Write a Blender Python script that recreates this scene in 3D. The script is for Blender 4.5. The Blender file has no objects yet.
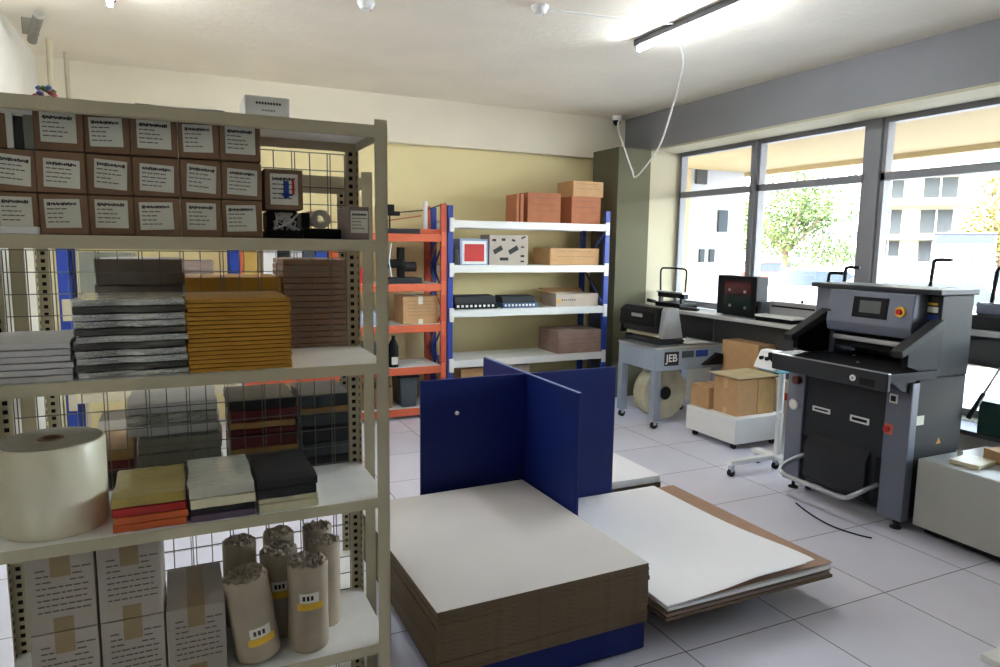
import bpy, bmesh, math, random
from mathutils import Vector, Matrix, Euler
random.seed(7)
C = bpy.context.scene.collection
PI = math.pi

# ------------------------------------------------------------------ camera
H = 1.62
FPX = 685.85
YAW, PITCH, ROLL = math.radians(25.0275), math.radians(-7.2709), math.radians(0.7719)
_f = Vector((math.sin(YAW)*math.cos(PITCH), math.cos(YAW)*math.cos(PITCH), math.sin(PITCH)))
_r = Vector((math.cos(YAW), -math.sin(YAW), 0))
_u = _r.cross(_f)
_r2 = _r*math.cos(ROLL)+_u*math.sin(ROLL)
_u2 = -_r*math.sin(ROLL)+_u*math.cos(ROLL)
cam_d = bpy.data.cameras.new('camera'); cam = bpy.data.objects.new('camera', cam_d); C.objects.link(cam)
cam_d.sensor_width = 36; cam_d.lens = 36*FPX/1000; cam_d.clip_start = .05; cam_d.clip_end = 500
m = Matrix((_r2, _u2, -_f)).transposed().to_4x4(); m.translation = Vector((0, 0, H)); cam.matrix_world = m
bpy.context.scene.camera = cam

def ray(x, y):
    return _r2*((x-500)/FPX) + _u2*(-(y-333.5)/FPX) + _f
def P(x, y, ax, val):
    d = ray(x, y); o = Vector((0, 0, H)); t = (val-o[ax])/d[ax]
    return o+d*t

# ------------------------------------------------------------------ materials
MATS = {}
def mat(name, col, rough=.6, metal=0., ns=8., na=.12, bump=0., bs=None, spec=.5, emit=0., coat=0., stretch=None):
    if name in MATS: return MATS[name]
    M = bpy.data.materials.new(name); M.use_nodes = True
    nt = M.node_tree; b = nt.nodes['Principled BSDF']
    b.inputs['Roughness'].default_value = rough; b.inputs['Metallic'].default_value = metal
    b.inputs['Specular IOR Level'].default_value = spec
    b.inputs['Coat Weight'].default_value = coat
    tc = nt.nodes.new('ShaderNodeTexCoord'); mp = nt.nodes.new('ShaderNodeMapping')
    nt.links.new(tc.outputs['Object'], mp.inputs['Vector'])
    if stretch: mp.inputs['Scale'].default_value = stretch
    n = nt.nodes.new('ShaderNodeTexNoise'); n.inputs['Scale'].default_value = ns; n.inputs['Detail'].default_value = 4
    nt.links.new(mp.outputs['Vector'], n.inputs['Vector'])
    r = nt.nodes.new('ShaderNodeValToRGB')
    c0 = [max(0, c*(1-na)) for c in col]; c1 = [min(1, c*(1+na)) for c in col]
    r.color_ramp.elements[0].position = .3; r.color_ramp.elements[1].position = .7
    r.color_ramp.elements[0].color = (*c0, 1); r.color_ramp.elements[1].color = (*c1, 1)
    nt.links.new(n.outputs['Fac'], r.inputs['Fac']); nt.links.new(r.outputs['Color'], b.inputs['Base Color'])
    if bump:
        n2 = nt.nodes.new('ShaderNodeTexNoise'); n2.inputs['Scale'].default_value = bs or ns*4; n2.inputs['Detail'].default_value = 5
        nt.links.new(mp.outputs['Vector'], n2.inputs['Vector'])
        bp = nt.nodes.new('ShaderNodeBump'); bp.inputs['Strength'].default_value = bump; bp.inputs['Distance'].default_value = .01
        nt.links.new(n2.outputs['Fac'], bp.inputs['Height']); nt.links.new(bp.outputs['Normal'], b.inputs['Normal'])
    if emit:
        b.inputs['Emission Color'].default_value = (*col, 1); b.inputs['Emission Strength'].default_value = emit
    MATS[name] = M; return M

def s(r, g, b):
    f = lambda c: (c/255/12.92) if c/255 <= .04045 else ((c/255+.055)/1.055)**2.4
    return (f(r), f(g), f(b))

ceilm = mat('ceiling_plaster', s(238,230,214), .9, ns=1.5, na=.05, bump=.3, bs=18)
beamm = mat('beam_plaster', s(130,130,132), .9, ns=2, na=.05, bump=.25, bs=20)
beamback = mat('cream_plaster', s(234,226,204), .9, ns=2, na=.03)
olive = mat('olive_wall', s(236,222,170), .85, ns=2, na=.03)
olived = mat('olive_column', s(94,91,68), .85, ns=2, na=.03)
whitew = mat('white_wall', s(225,222,212), .85, ns=2, na=.03)
revealm = mat('reveal_plaster', s(184,176,150), .85, ns=2, na=.03)
framem = mat('window_frame_paint', s(128,128,132), .5, ns=5, na=.04)
shelfm = mat('greige_enamel', s(196,186,158), .45, ns=5, na=.05)
shelftop = mat('grey_shelf_enamel', s(236,236,234), .35, ns=9, na=.06)
darkhole = mat('dark_slot', s(22,22,22), .9)
wirem = mat('wire_zinc', s(120,120,114), .4, .6)
kraft = mat('kraft_board', s(138,107,82), .85, ns=12, na=.1)
kraft2 = mat('kraft_tan', s(190,150,105), .8, ns=12, na=.07)
kraft3 = mat('kraft_red', s(172,108,74), .8, ns=12, na=.07)
kraftg = mat('kraft_grey', s(140,122,112), .85, ns=12, na=.08)
tape = mat('brown_tape', s(150,128,92), .3, ns=20, na=.06)
paper = mat('label_paper', s(224,222,210), .7, ns=20, na=.04)
ink = mat('black_ink', s(40,38,38), .8)
inkg = mat('grey_ink', s(96,92,88), .8)
whitec = mat('white_carton', s(176,166,154), .75, ns=8, na=.04)
white = mat('white_paint', s(232,232,228), .45, ns=6, na=.03)
silver = mat('silver_film', s(200,202,200), .12, .95, ns=14, na=.35, bump=1., bs=26, stretch=(1,1,5))
silverd = mat('dark_film', s(96,94,90), .25, .5, ns=14, na=.3, bump=1., bs=26, stretch=(1,1,5))
reamm = mat('ream_wrap', s(206,204,206), .35, ns=9, na=.06, bump=.4, bs=30)
yel = mat('yellow_envelope', s(186,134,34), .6, ns=8, na=.1, bump=.2, bs=30)
greyst = mat('taupe_pack', s(124,112,104), .35, ns=10, na=.15, bump=.6, bs=30)
brownst = mat('brown_board', s(152,122,102), .75, ns=10, na=.12)
maroon = mat('maroon_cover', s(92,26,30), .4, ns=10, na=.15)
blackc = mat('black_cover', s(34,34,36), .4, ns=10, na=.2)
tan = mat('tan_cover', s(160,122,70), .5, ns=10, na=.1)
slate = mat('slate_cover', s(70,78,84), .4, ns=10, na=.15)
sage = mat('sage_cover', s(128,130,118), .35, ns=10, na=.1)
cream = mat('cream_paper', s(222,214,180), .5, ns=10, na=.06, bump=.3, bs=25)
yelp = mat('yellow_pack', s(178,156,72), .22, ns=10, na=.15, bump=.7, bs=20, coat=.6)
redp = mat('red_paper', s(176,40,34), .4, ns=10, na=.1)
orangep = mat('orange_paper', s(206,96,42), .5, ns=10, na=.1)
purplep = mat('mauve_paper', s(104,84,104), .5, ns=10, na=.1)
film = mat('white_roll_film', s(232,224,200), .35, ns=5, na=.03, coat=.3)
wrapm = mat('wrap_paper', s(172,156,134), .45, ns=8, na=.1, bump=.5, bs=18, coat=.3)
wrapin = mat('wrap_end', s(158,142,124), .7, ns=40, na=.4, bump=1, bs=60)
yellab = mat('yellow_label', s(236,186,48), .6)
bluem = mat('blue_laminate', s(10,30,98), .5, ns=4, na=.08, spec=.3)
blueed = mat('blue_edge', s(120,140,180), .4)
bluepost = mat('blue_post_paint', s(34,62,150), .45, ns=6, na=.06)
orangem = mat('orange_beam_paint', s(214,104,68), .45, ns=6, na=.05)
redpost = mat('red_post_paint', s(196,84,58), .45, ns=6, na=.05)
whitesh = mat('white_shelf_paint', s(230,232,228), .4, ns=6, na=.02)
boardtop = mat('greyboard_face', s(208,203,200), .8, ns=3, na=.03)
boardedge = mat('greyboard_edge', s(104,86,64), .9, ns=30, na=.25, stretch=(1,1,12))
sheetw = mat('white_sheet', s(250,249,250), .55, ns=2, na=.015)
sheetk = mat('kraft_sheet', s(172,138,116), .75, ns=10, na=.05)
mach = mat('machine_grey', s(46,46,46), .6, 0, ns=6, na=.05, spec=.25)
machl = mat('machine_light_grey', s(112,116,130), .4, .25, ns=6, na=.04)
machd = mat('machine_dark', s(44,46,50), .5, .1, ns=6, na=.08, spec=.3)
black = mat('black_plastic', s(16,16,18), .5, ns=10, na=.2, spec=.2)
chrome = mat('satin_metal', s(190,192,196), .3, .8, ns=10, na=.05)
cabg = mat('grey_cabinet', s(170,170,162), .5, ns=4, na=.03)
tableg = mat('strapper_grey', s(158,170,184), .4, .1, ns=5, na=.04)
beige = mat('beige_strap', s(196,190,160), .5, ns=6, na=.06)
woodtop = mat('worktop_laminate', s(196,196,192), .35, ns=5, na=.04)
apron = mat('dark_apron', s(74,74,74), .6, ns=5, na=.06)
redm = mat('red_plastic', s(190,30,26), .4)
greenm = mat('dark_green_carton', s(34,76,66), .6, ns=8, na=.12)
screenm = mat('screen_glass', s(92,98,96), .12, ns=4, na=.05)
rubber = mat('rubber', s(28,28,30), .7)
bluel = mat('blue_label', s(36,72,160), .5)
cyanl = mat('cyan_plate', s(110,190,215), .4)
tube = mat('fluorescent_tube', (0.86, 0.92, 1.0), .5, emit=32.)
lampb = mat('lamp_body', s(70,70,76), .5)
condm = mat('white_conduit', s(226,224,218), .5)
facw = mat('facade_white', s(146,146,148), .9, ns=.4, na=.02)
facb = mat('facade_cream', s(138,134,118), .9, ns=.4, na=.03)
canm = mat('canopy_plaster', s(150,130,92), .9, ns=1, na=.05)
fwin = mat('facade_glass', s(38,43,46), .9, ns=1, na=.2)
asph = mat('asphalt', s(128,128,126), .9, ns=1, na=.08)
leafm = mat('tree_leaf', s(66,84,32), .6, ns=1.5, na=.35)
leafy = mat('autumn_leaf', s(92,88,34), .6, ns=1.2, na=.35)
bark = mat('tree_bark', s(92,76,60), .9)
carw = mat('car_paint_white', s(170,170,170), .3, coat=.5)
card = mat('car_glass', s(40,48,54), .15)
carr = mat('car_paint_red', s(168,60,48), .3, coat=.5)

# floor tiles
floorm = bpy.data.materials.new('floor_tile'); floorm.use_nodes = True
nt = floorm.node_tree; b = nt.nodes['Principled BSDF']
tc = nt.nodes.new('ShaderNodeTexCoord'); mp = nt.nodes.new('ShaderNodeMapping')
mp.inputs['Location'].default_value = (-2.84+.0, -.425, 0)
nt.links.new(tc.outputs['Object'], mp.inputs['Vector'])
br = nt.nodes.new('ShaderNodeTexBrick'); br.offset = 0; br.squash = 1
br.inputs['Scale'].default_value = 1; br.inputs['Brick Width'].default_value = .6; br.inputs['Row Height'].default_value = .6
br.inputs['Mortar Size'].default_value = .0028; br.inputs['Mortar Smooth'].default_value = .1
br.inputs['Color1'].default_value = (*s(232,231,243), 1); br.inputs['Color2'].default_value = (*s(224,223,236), 1)
br.inputs['Mortar'].default_value = (*s(84,80,78), 1)
nt.links.new(mp.outputs['Vector'], br.inputs['Vector'])
nz = nt.nodes.new('ShaderNodeTexNoise'); nz.inputs['Scale'].default_value = 3; nz.inputs['Detail'].default_value = 6
nt.links.new(tc.outputs['Object'], nz.inputs['Vector'])
mx = nt.nodes.new('ShaderNodeMix'); mx.data_type = 'RGBA'; mx.blend_type = 'MULTIPLY'; mx.inputs[0].default_value = .35
rp = nt.nodes.new('ShaderNodeValToRGB'); rp.color_ramp.elements[0].position = .35; rp.color_ramp.elements[1].position = .65
rp.color_ramp.elements[0].color = (.86, .85, .83, 1); rp.color_ramp.elements[1].color = (1, 1, 1, 1)
nt.links.new(nz.outputs['Fac'], rp.inputs['Fac'])
nt.links.new(br.outputs['Color'], mx.inputs[6]); nt.links.new(rp.outputs['Color'], mx.inputs[7]); nt.links.new(mx.outputs[2], b.inputs['Base Color'])
b.inputs['Roughness'].default_value = .3

# glass
def glass_mat(name, tint, gl=.12, rough=.02):
    G = bpy.data.materials.new(name); G.use_nodes = True
    nt = G.node_tree; nt.nodes.clear()
    o = nt.nodes.new('ShaderNodeOutputMaterial'); mixs = nt.nodes.new('ShaderNodeMixShader')
    t = nt.nodes.new('ShaderNodeBsdfTransparent'); t.inputs['Color'].default_value = (*tint, 1)
    g = nt.nodes.new('ShaderNodeBsdfGlossy'); g.inputs['Roughness'].default_value = rough
    fr = nt.nodes.new('ShaderNodeFresnel'); fr.inputs['IOR'].default_value = 1.2+gl
    ge = nt.nodes.new('ShaderNodeNewGeometry'); ma = nt.nodes.new('ShaderNodeMath'); ma.operation = 'SUBTRACT'; ma.inputs[0].default_value = 1
    mu = nt.nodes.new('ShaderNodeMath'); mu.operation = 'MULTIPLY'
    nt.links.new(ge.outputs['Backfacing'], ma.inputs[1]); nt.links.new(ma.outputs[0], mu.inputs[0]); nt.links.new(fr.outputs[0], mu.inputs[1])
    nt.links.new(mu.outputs[0], mixs.inputs[0]); nt.links.new(t.outputs[0], mixs.inputs[1]); nt.links.new(g.outputs[0], mixs.inputs[2])
    nt.links.new(mixs.outputs[0], o.inputs['Surface'])
    return G
glass = glass_mat('window_glass', (.97, .98, .98))

# ------------------------------------------------------------------ mesh builder
class MB:
    def __init__(s_): s_.bm = bmesh.new()
    def _fin(s_, geom_faces, mi):
        for f in geom_faces: f.material_index = mi
    def box(s_, a, b, mi=0, bev=0., rot=None, piv=None):
        a = Vector(a); b = Vector(b); lo = Vector(map(min, a, b)); hi = Vector(map(max, a, b))
        vs = [s_.bm.verts.new((x, y, z)) for x in (lo.x, hi.x) for y in (lo.y, hi.y) for z in (lo.z, hi.z)]
        idx = [(0,1,3,2),(4,6,7,5),(0,4,5,1),(2,3,7,6),(0,2,6,4),(1,5,7,3)]
        fs = [s_.bm.faces.new([vs[i] for i in q]) for q in idx]
        s_._fin(fs, mi)
        if bev:
            es = list({e for f in fs for e in f.edges})
            r = bmesh.ops.bevel(s_.bm, geom=es, offset=bev, segments=2, affect='EDGES', profile=.5)
            for f in r['faces']: f.material_index = mi
            vs = list({v for f in r['faces'] for v in f.verts} | {v for v in vs if v.is_valid})
        if rot is not None:
            c = Vector(piv) if piv is not None else (lo+hi)/2
            R = Euler(rot).to_matrix() if not isinstance(rot, Matrix) else rot
            for v in vs: v.co = R @ (v.co-c)+c
        return s_
    def tube(s_, pts, r, mi=0, n=8, caps=True):
        pts = [Vector(p) for p in pts]; rings = []
        rr = r if isinstance(r, (list, tuple)) else [r]*len(pts)
        prev = None
        for i, p in enumerate(pts):
            d = (pts[min(i+1, len(pts)-1)]-pts[max(i-1, 0)]).normalized()
            if prev is None:
                a = Vector((0, 0, 1)) if abs(d.z) < .9 else Vector((1, 0, 0))
                x = d.cross(a).normalized()
            else:
                x = (prev - d*prev.dot(d)).normalized()
            prev = x; y = d.cross(x)
            rings.append([s_.bm.verts.new(p+(x*math.cos(2*PI*k/n)+y*math.sin(2*PI*k/n))*rr[i]) for k in range(n)])
        for i in range(len(rings)-1):
            for k in range(n):
                f = s_.bm.faces.new((rings[i][k], rings[i][(k+1) % n], rings[i+1][(k+1) % n], rings[i+1][k])); f.material_index = mi; f.smooth = True
        if caps:
            for q in (rings[0][::-1], rings[-1]):
                f = s_.bm.faces.new(q); f.material_index = mi
        return s_
    def cyl(s_, a, b, r, mi=0, n=20): return s_.tube([a, b], r, mi, n)
    def ring(s_, c, ax, r0, r1, w, mi=0, n=32):     # hollow disc (axis ax, outer r1, hole r0, width w)
        c = Vector(c); d = Vector(ax).normalized(); a = Vector((0, 0, 1)) if abs(d.z) < .9 else Vector((1, 0, 0))
        x = d.cross(a).normalized(); y = d.cross(x); R = []
        for rr, t in ((r0, -w/2), (r1, -w/2), (r1, w/2), (r0, w/2)):
            R.append([s_.bm.verts.new(c+d*t+(x*math.cos(2*PI*k/n)+y*math.sin(2*PI*k/n))*rr) for k in range(n)])
        for i in range(4):
            for k in range(n):
                f = s_.bm.faces.new((R[i][k], R[i][(k+1) % n], R[(i+1) % 4][(k+1) % n], R[(i+1) % 4][k])); f.material_index = mi
        return s_
    def prism(s_, poly, ax, a, b, mi=0, bev=0.):       # polygon (2-D, remaining axes in order) extruded along axis ax
        def mk(p, t):
            q = list(p); q.insert(ax, t); return Vector(q)
        A = [s_.bm.verts.new(mk(p, a)) for p in poly]; B = [s_.bm.verts.new(mk(p, b)) for p in poly]
        fs = [s_.bm.faces.new(A), s_.bm.faces.new(B[::-1])]
        n = len(poly)
        for i in range(n): fs.append(s_.bm.faces.new((A[i], B[i], B[(i+1) % n], A[(i+1) % n])))
        s_._fin(fs, mi)
        if bev:
            r = bmesh.ops.bevel(s_.bm, geom=list({e for f in fs for e in f.edges}), offset=bev, segments=2, affect='EDGES', profile=.5)
            for f in r['faces']: f.material_index = mi
        return s_
    def lathe(s_, prof, c, mi=0, n=32, axis=2, cap=True):
        c = Vector(c); rings = []
        for r, t in prof:
            ring = []
            for k in range(n):
                q = [r*math.cos(2*PI*k/n), r*math.sin(2*PI*k/n)]; q.insert(axis, t)
                ring.append(s_.bm.verts.new(c+Vector(q)))
            rings.append(ring)
        for i in range(len(rings)-1):
            for k in range(n):
                f = s_.bm.faces.new((rings[i][k], rings[i][(k+1) % n], rings[i+1][(k+1) % n], rings[i+1][k])); f.material_index = mi; f.smooth = True
        if cap:
            for q in (rings[0], rings[-1]):
                f = s_.bm.faces.new(q); f.material_index = mi
        return s_
    def slab(s_, x0, x1, y0, y1, fn, th, nx=16, ny=16, mi=0):   # sheet whose top height is fn(u,v)
        T = []; Bt = []
        for i in range(nx+1):
            T.append([]); Bt.append([])
            for j in range(ny+1):
                u, v = i/nx, j/ny; p = fn(u, v)
                q = Vector((x0+(x1-x0)*u+p[0], y0+(y1-y0)*v+p[1], p[2]))
                T[i].append(s_.bm.verts.new(q)); Bt[i].append(s_.bm.verts.new(q-Vector((0, 0, th))))
        def F(*v):
            f = s_.bm.faces.new(v); f.material_index = mi; f.smooth = True
        for i in range(nx):
            for j in range(ny):
                F(T[i][j], T[i+1][j], T[i+1][j+1], T[i][j+1]); F(Bt[i][j+1], Bt[i+1][j+1], Bt[i+1][j], Bt[i][j])
        for i in range(nx):
            F(T[i][0], Bt[i][0], Bt[i+1][0], T[i+1][0]); F(T[i+1][ny], Bt[i+1][ny], Bt[i][ny], T[i][ny])
        for j in range(ny):
            F(T[0][j+1], Bt[0][j+1], Bt[0][j], T[0][j]); F(T[nx][j], Bt[nx][j], Bt[nx][j+1], T[nx][j+1])
        return s_
    def build(s_, name, mats, parent=None, label=None):
        bmesh.ops.recalc_face_normals(s_.bm, faces=s_.bm.faces)
        for e_ in s_.bm.edges:
            if len(e_.link_faces) == 2 and e_.calc_face_angle(0) > .6: e_.smooth = False
        me = bpy.data.meshes.new(name)
        if parent is not None: off = WL[parent.name]
        else:
            xs = [v.co for v in s_.bm.verts]
            lo = [min(v[i] for v in xs) for i in range(3)]; hi = [max(v[i] for v in xs) for i in range(3)]
            off = Vector(((lo[0]+hi[0])/2, (lo[1]+hi[1])/2, lo[2]))
        bmesh.ops.translate(s_.bm, verts=s_.bm.verts, vec=-off)
        s_.bm.to_mesh(me); s_.bm.free()
        if not isinstance(mats, (list, tuple)): mats = [mats]
        for q in mats: me.materials.append(q)
        o = bpy.data.objects.new(name, me); C.objects.link(o)
        if parent is not None: o.parent = parent
        else: o.location = off
        WL[o.name] = off
        if label: o['label'] = label
        return o
WL = {}
def tag(o, label, cat, group=None, kind=None):
    o['label'] = label; o['category'] = cat
    if group: o['group'] = group
    if kind: o['kind'] = kind
    return o
def thing(name, label, cat, loc, group=None):
    o = bpy.data.objects.new(name, None); o.empty_display_size = .1; C.objects.link(o); o.location = loc
    WL[o.name] = Vector(loc)
    return tag(o, label, cat, group)
def struct(mb, name, mats):
    o = mb.build(name, mats); o['kind'] = 'structure'; return o
def kids(o): return [c for c in bpy.data.objects if c.parent == o]
def local_part(mb, name, mats, t):
    mb.bm.transform(Matrix.Translation(WL[t.name])); return mb.build(name, mats, t)
def dup(o, loc, label, rz=0., group=None):
    def cp(a, par):
        c = a.copy(); C.objects.link(c)
        if par: c.parent = par
        for k in kids(a): cp(k, c)
        return c
    c = cp(o, None); c.location = loc; c.rotation_euler = (0, 0, rz); c['label'] = label
    if group: c['group'] = group
    WL[c.name] = Vector(loc)
    return c
ORD = ['bottom', 'second', 'third', 'fourth', 'fifth', 'sixth', 'seventh', 'eighth', 'ninth', 'tenth', 'eleventh', 'twelfth', 'thirteenth', 'fourteenth', 'fifteenth', 'sixteenth', 'seventeenth', 'eighteenth', 'nineteenth', 'twentieth']
def nth(i, n): return 'lowest' if i == 0 else 'topmost' if i == n-1 else ORD[i]+' from bottom'

# ------------------------------------------------------------------ room shell
XR, XW, YB, ZC, XL, YN = 4.6, 5.0, 6.6, 3.04, -.95, -1.2
struct(MB().box((XL-.2, YN-.2, -.15), (XW+.06, YB+.4, 0)), 'floor', floorm)
struct(MB().box((XL-.2, YN-.2, ZC), (XW+.2, YB+.4, ZC+.25)), 'ceiling', ceilm)
struct(MB().box((XL-.2, YB+.12, 0), (XW+.2, YB+.4, ZC)), 'wall_back', olive)
struct(MB().box((XL, YB, 2.60), (XR-.002, YB+.118, ZC)), 'trim_1', beamback)          # beam along the back wall
struct(MB().box((XL-.2, YN, 0), (XL, YB+.118, ZC)), 'wall_left', whitew)
struct(MB().box((XL-.2, YN-.2, 0), (XW+.2, YN, ZC)), 'wall_front', mat('brown_grey_wall', s(96,90,82), .9, ns=2, na=.05))  # unseen wall behind the camera, set close and dark to cut light from there
struct(MB().box((XR, YN, 2.66), (XW+.2, YB+.118, ZC)), 'trim_2', beamm)               # beam above the window
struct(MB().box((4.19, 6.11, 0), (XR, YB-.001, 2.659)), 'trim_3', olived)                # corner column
struct(MB().box((XR+.001, 6.11, 0), (XW+.065, YB+.118, 2.659)), 'trim_4', revealm)
struct(MB().box((XW-.02, YN, 0), (XW+.2, 6.109, .45)), 'wall_right', whitew)
struct(MB().box((XW-.12, .965, .45), (XW+.2, 6.109, .475)), 'trim_5', white)
struct(MB().box((XW-.02, YN, .451), (XW+.2, .96, 2.659)), 'trim_9', whitew)  # unseen solid stretch replacing window bays, added to hold back light from behind
struct(MB().box((XR+.001, .9, 2.640), (XW-.046, 6.109, 2.6598)), 'trim_10', revealm)
# windows: bays between mullions
bays = [(5.03, 6.10), (3.83, 4.98), (2.45, 3.70), (1.0, 2.32)]
mull = [(5.0, .05), (3.765, .13), (2.385, .13)]
for k, (y0, y1) in enumerate(bays):
    f = MB(); x0, x1 = XW-.02, XW+.06
    f.box((x0, y0, 2.60), (x1, y1, 2.659)); f.box((x0, y0, 2.165), (x1, y1, 2.225)); f.box((x0, y0, .476), (x1, y1, .53)); f.box((x0, y0, 1.00), (x1, y1, 1.06))
    f.box((x0, y0, .53), (x1, y0+.035, 2.60)); f.box((x0, y1-.035, .53), (x1, y1, 2.60))
    w = struct(f, 'window_%d' % (k+1), framem)
    for z0, z1 in ((.53, 1.0), (1.06, 2.165), (2.225, 2.60)):
        MB().box((XW+.015, y0+.035, z0), (XW+.021, y1-.035, z1)).build('pane', glass, w)
for k, (yc, wd) in enumerate(mull):
    struct(MB().box((XW-.045, yc-wd/2+.005, .476), (XW+.08, yc+wd/2-.005, 2.659)), 'trim_%d' % (6+k), framem)

# ------------------------------------------------------------------ ceiling things
def lamp(x, y0, y1, label, group=None):
    t = thing('fluorescent_lamp', label, 'ceiling light', (x, (y0+y1)/2, ZC), group)
    MB().box((x-.03, y0, ZC-.045), (x+.03, y1, ZC), bev=.004).build('housing', lampb, t)
    MB().cyl((x, y0+.03, ZC-.062), (x, y1-.03, ZC-.062), .015, n=12).build('tube', tube, t)
    b = MB()
    for yy in (y0+.015, y1-.015): b.box((x-.014, yy-.012, ZC-.08), (x+.014, yy+.012, ZC-.045))
    b.build('lamp_holder', white, t)
    return t
lamp(2.93, 2.95, 4.1, 'lit fluorescent tube lamp on the ceiling above the paper cutter')
lamp(-.3, 3.6, 4.76, 'fluorescent tube lamp on the ceiling at the far left, only its tip in view')
def disc_det(p, label, r=.05):
    t = thing('smoke_detector', label, 'smoke detector', (p.x, p.y, ZC))
    MB().lathe([(r*1.05, 0), (r*1.05, -.012), (r*.9, -.02), (r*.7, -.04), (r*.3, -.045)], (p.x, p.y, ZC-.001), n=24).build('housing', white, t)
    MB().cyl((p.x+r*.5, p.y, ZC-.040), (p.x+r*.5, p.y, ZC-.046), .004).build('indicator_light', redm, t)
disc_det(P(540, 6, 2, ZC), 'white round smoke detector on the ceiling left of the lit lamp')
disc_det(P(366, 2, 2, ZC), 'white smoke detector on the ceiling nearest above the foreground shelving')
# surface conduit from detector to lamp
p0 = P(548, 8, 2, ZC); p1 = P(684, 24, 2, ZC)
tag(MB().tube([(p0.x, p0.y, ZC-.01), ((p0.x+p1.x)/2, (p0.y+p1.y)/2, ZC-.012), (2.895, p1.y, ZC-.01)], .007, n=6).build('cable_conduit', condm), 'thin white cable running over the ceiling between smoke detector and lit lamp', 'cable')
# security camera and hanging cable
cp = P(617, 117, 1, 6.45)
t = thing('security_camera', 'small white dome security camera under the ceiling in the far corner', 'camera', (cp.x, 6.45, ZC))
MB().lathe([(.055, 0), (.055, -.035), (.045, -.05)], (cp.x, 6.45, ZC-.001), n=24).build('base', white, t)
MB().lathe([(.042, -.05), (.04, -.075), (.028, -.095), (.008, -.104)], (cp.x, 6.45, ZC-.001), n=24).build('dome', black, t)
pts = [Vector((2.966, 3.74, ZC-.03)), P(684, 62, 1, 4.15), P(673, 105, 1, 4.75), P(662, 140, 1, 5.3), P(652, 158, 1, 5.6), P(636, 177, 1, 5.95), P(632, 170, 1, 6.02), P(625, 150, 1, 6.08), P(618, 128, 1, 6.35), Vector((cp.x, 6.385, ZC-.03))]
def smooth(pts, n=5):
    out = []
    for i in range(len(pts)-1):
        a, b, c, d = pts[max(i-1, 0)], pts[i], pts[i+1], pts[min(i+2, len(pts)-1)]
        for k in range(n):
            t = k/n
            out.append(.5*((2*b)+(c-a)*t+(2*a-5*b+4*c-d)*t*t+(3*b-a-3*c+d)*t**3))
    return out+[pts[-1]]
tag(MB().tube(smooth(pts), .009, n=6).build('hanging_cable', condm), 'white cable hanging in a loop from the lit lamp to the corner camera', 'cable')
# bracket with pipes upper left
q = P(30, 20, 2, ZC)
t = thing('ceiling_bracket', 'short grey pipe stub with clamp hanging from the ceiling at the upper left', 'pipe bracket', (q.x, q.y, ZC))
MB().tube([(q.x+.10, q.y-.35, ZC-.05), (q.x+.02, q.y-.05, ZC-.09), (q.x, q.y+.03, ZC-.12)], .03, n=12).build('pipe', mat('bracket_grey', s(128,124,112)), t)
MB().box((q.x-.04, q.y-.06, ZC-.10), (q.x+.05, q.y-.03, ZC-.001)).build('clamp', mat('bracket_grey', s(128,124,112)), t)
for (x, y, r, top, lb) in ((-.78, 6.0, .022, ZC-.001, 'thin grey riser pipe in the back left corner, left of two'), (-.72, 6.35, .016, ZC-.001, 'thinner grey riser pipe in the back left corner, right of two')):
    tag(MB().cyl((x, y, .001), (x, y, top), r, n=12).build('riser_pipe', shelfm), lb, 'pipe')

# ------------------------------------------------------------------ shelving units
def perforated_post(mb, x, y, dx, dy, z1, w=.036):
    # angle section: flange along x and flange along y with dark slots
    mb.box((x, y, .0), (x+dx*w, y+dy*.002, z1)); mb.box((x, y, 0), (x+dx*.002, y+dy*w, z1))
def slots(mb, x, y, dx, dy, z1, faces=('f',)):
    z = .04
    while z < z1-.03:
        # slots on the flange along y, both its sides, and on the flange along x
        mb.box((x+dx*-.0006, y+dy*.014, z), (x+dx*.0028, y+dy*.024, z+.012))
        if 'x' in faces: mb.box((x+dx*.013, y-dy*.0006, z), (x+dx*.025, y+dy*.0028, z+.012))
        z += .0255
def mesh_panel(mb, x0, x1, y, z0, z1, st=.052, r=.0014):
    n = int((x1-x0)/st)
    for i in range(n+1):
        x = x0+(x1-x0)*i/n; mb.box((x-r, y-r, z0), (x+r, y+r, z1))
        if i % 2 == 0: mb.box((x-r+.009, y-r, z0), (x+r+.009, y+r, z1))
    n = max(1, int((z1-z0)/st))
    for i in range(n+1):
        z = z0+(z1-z0)*i/n; mb.box((x0, y+r, z-r), (x1, y+3*r, z+r))
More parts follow.
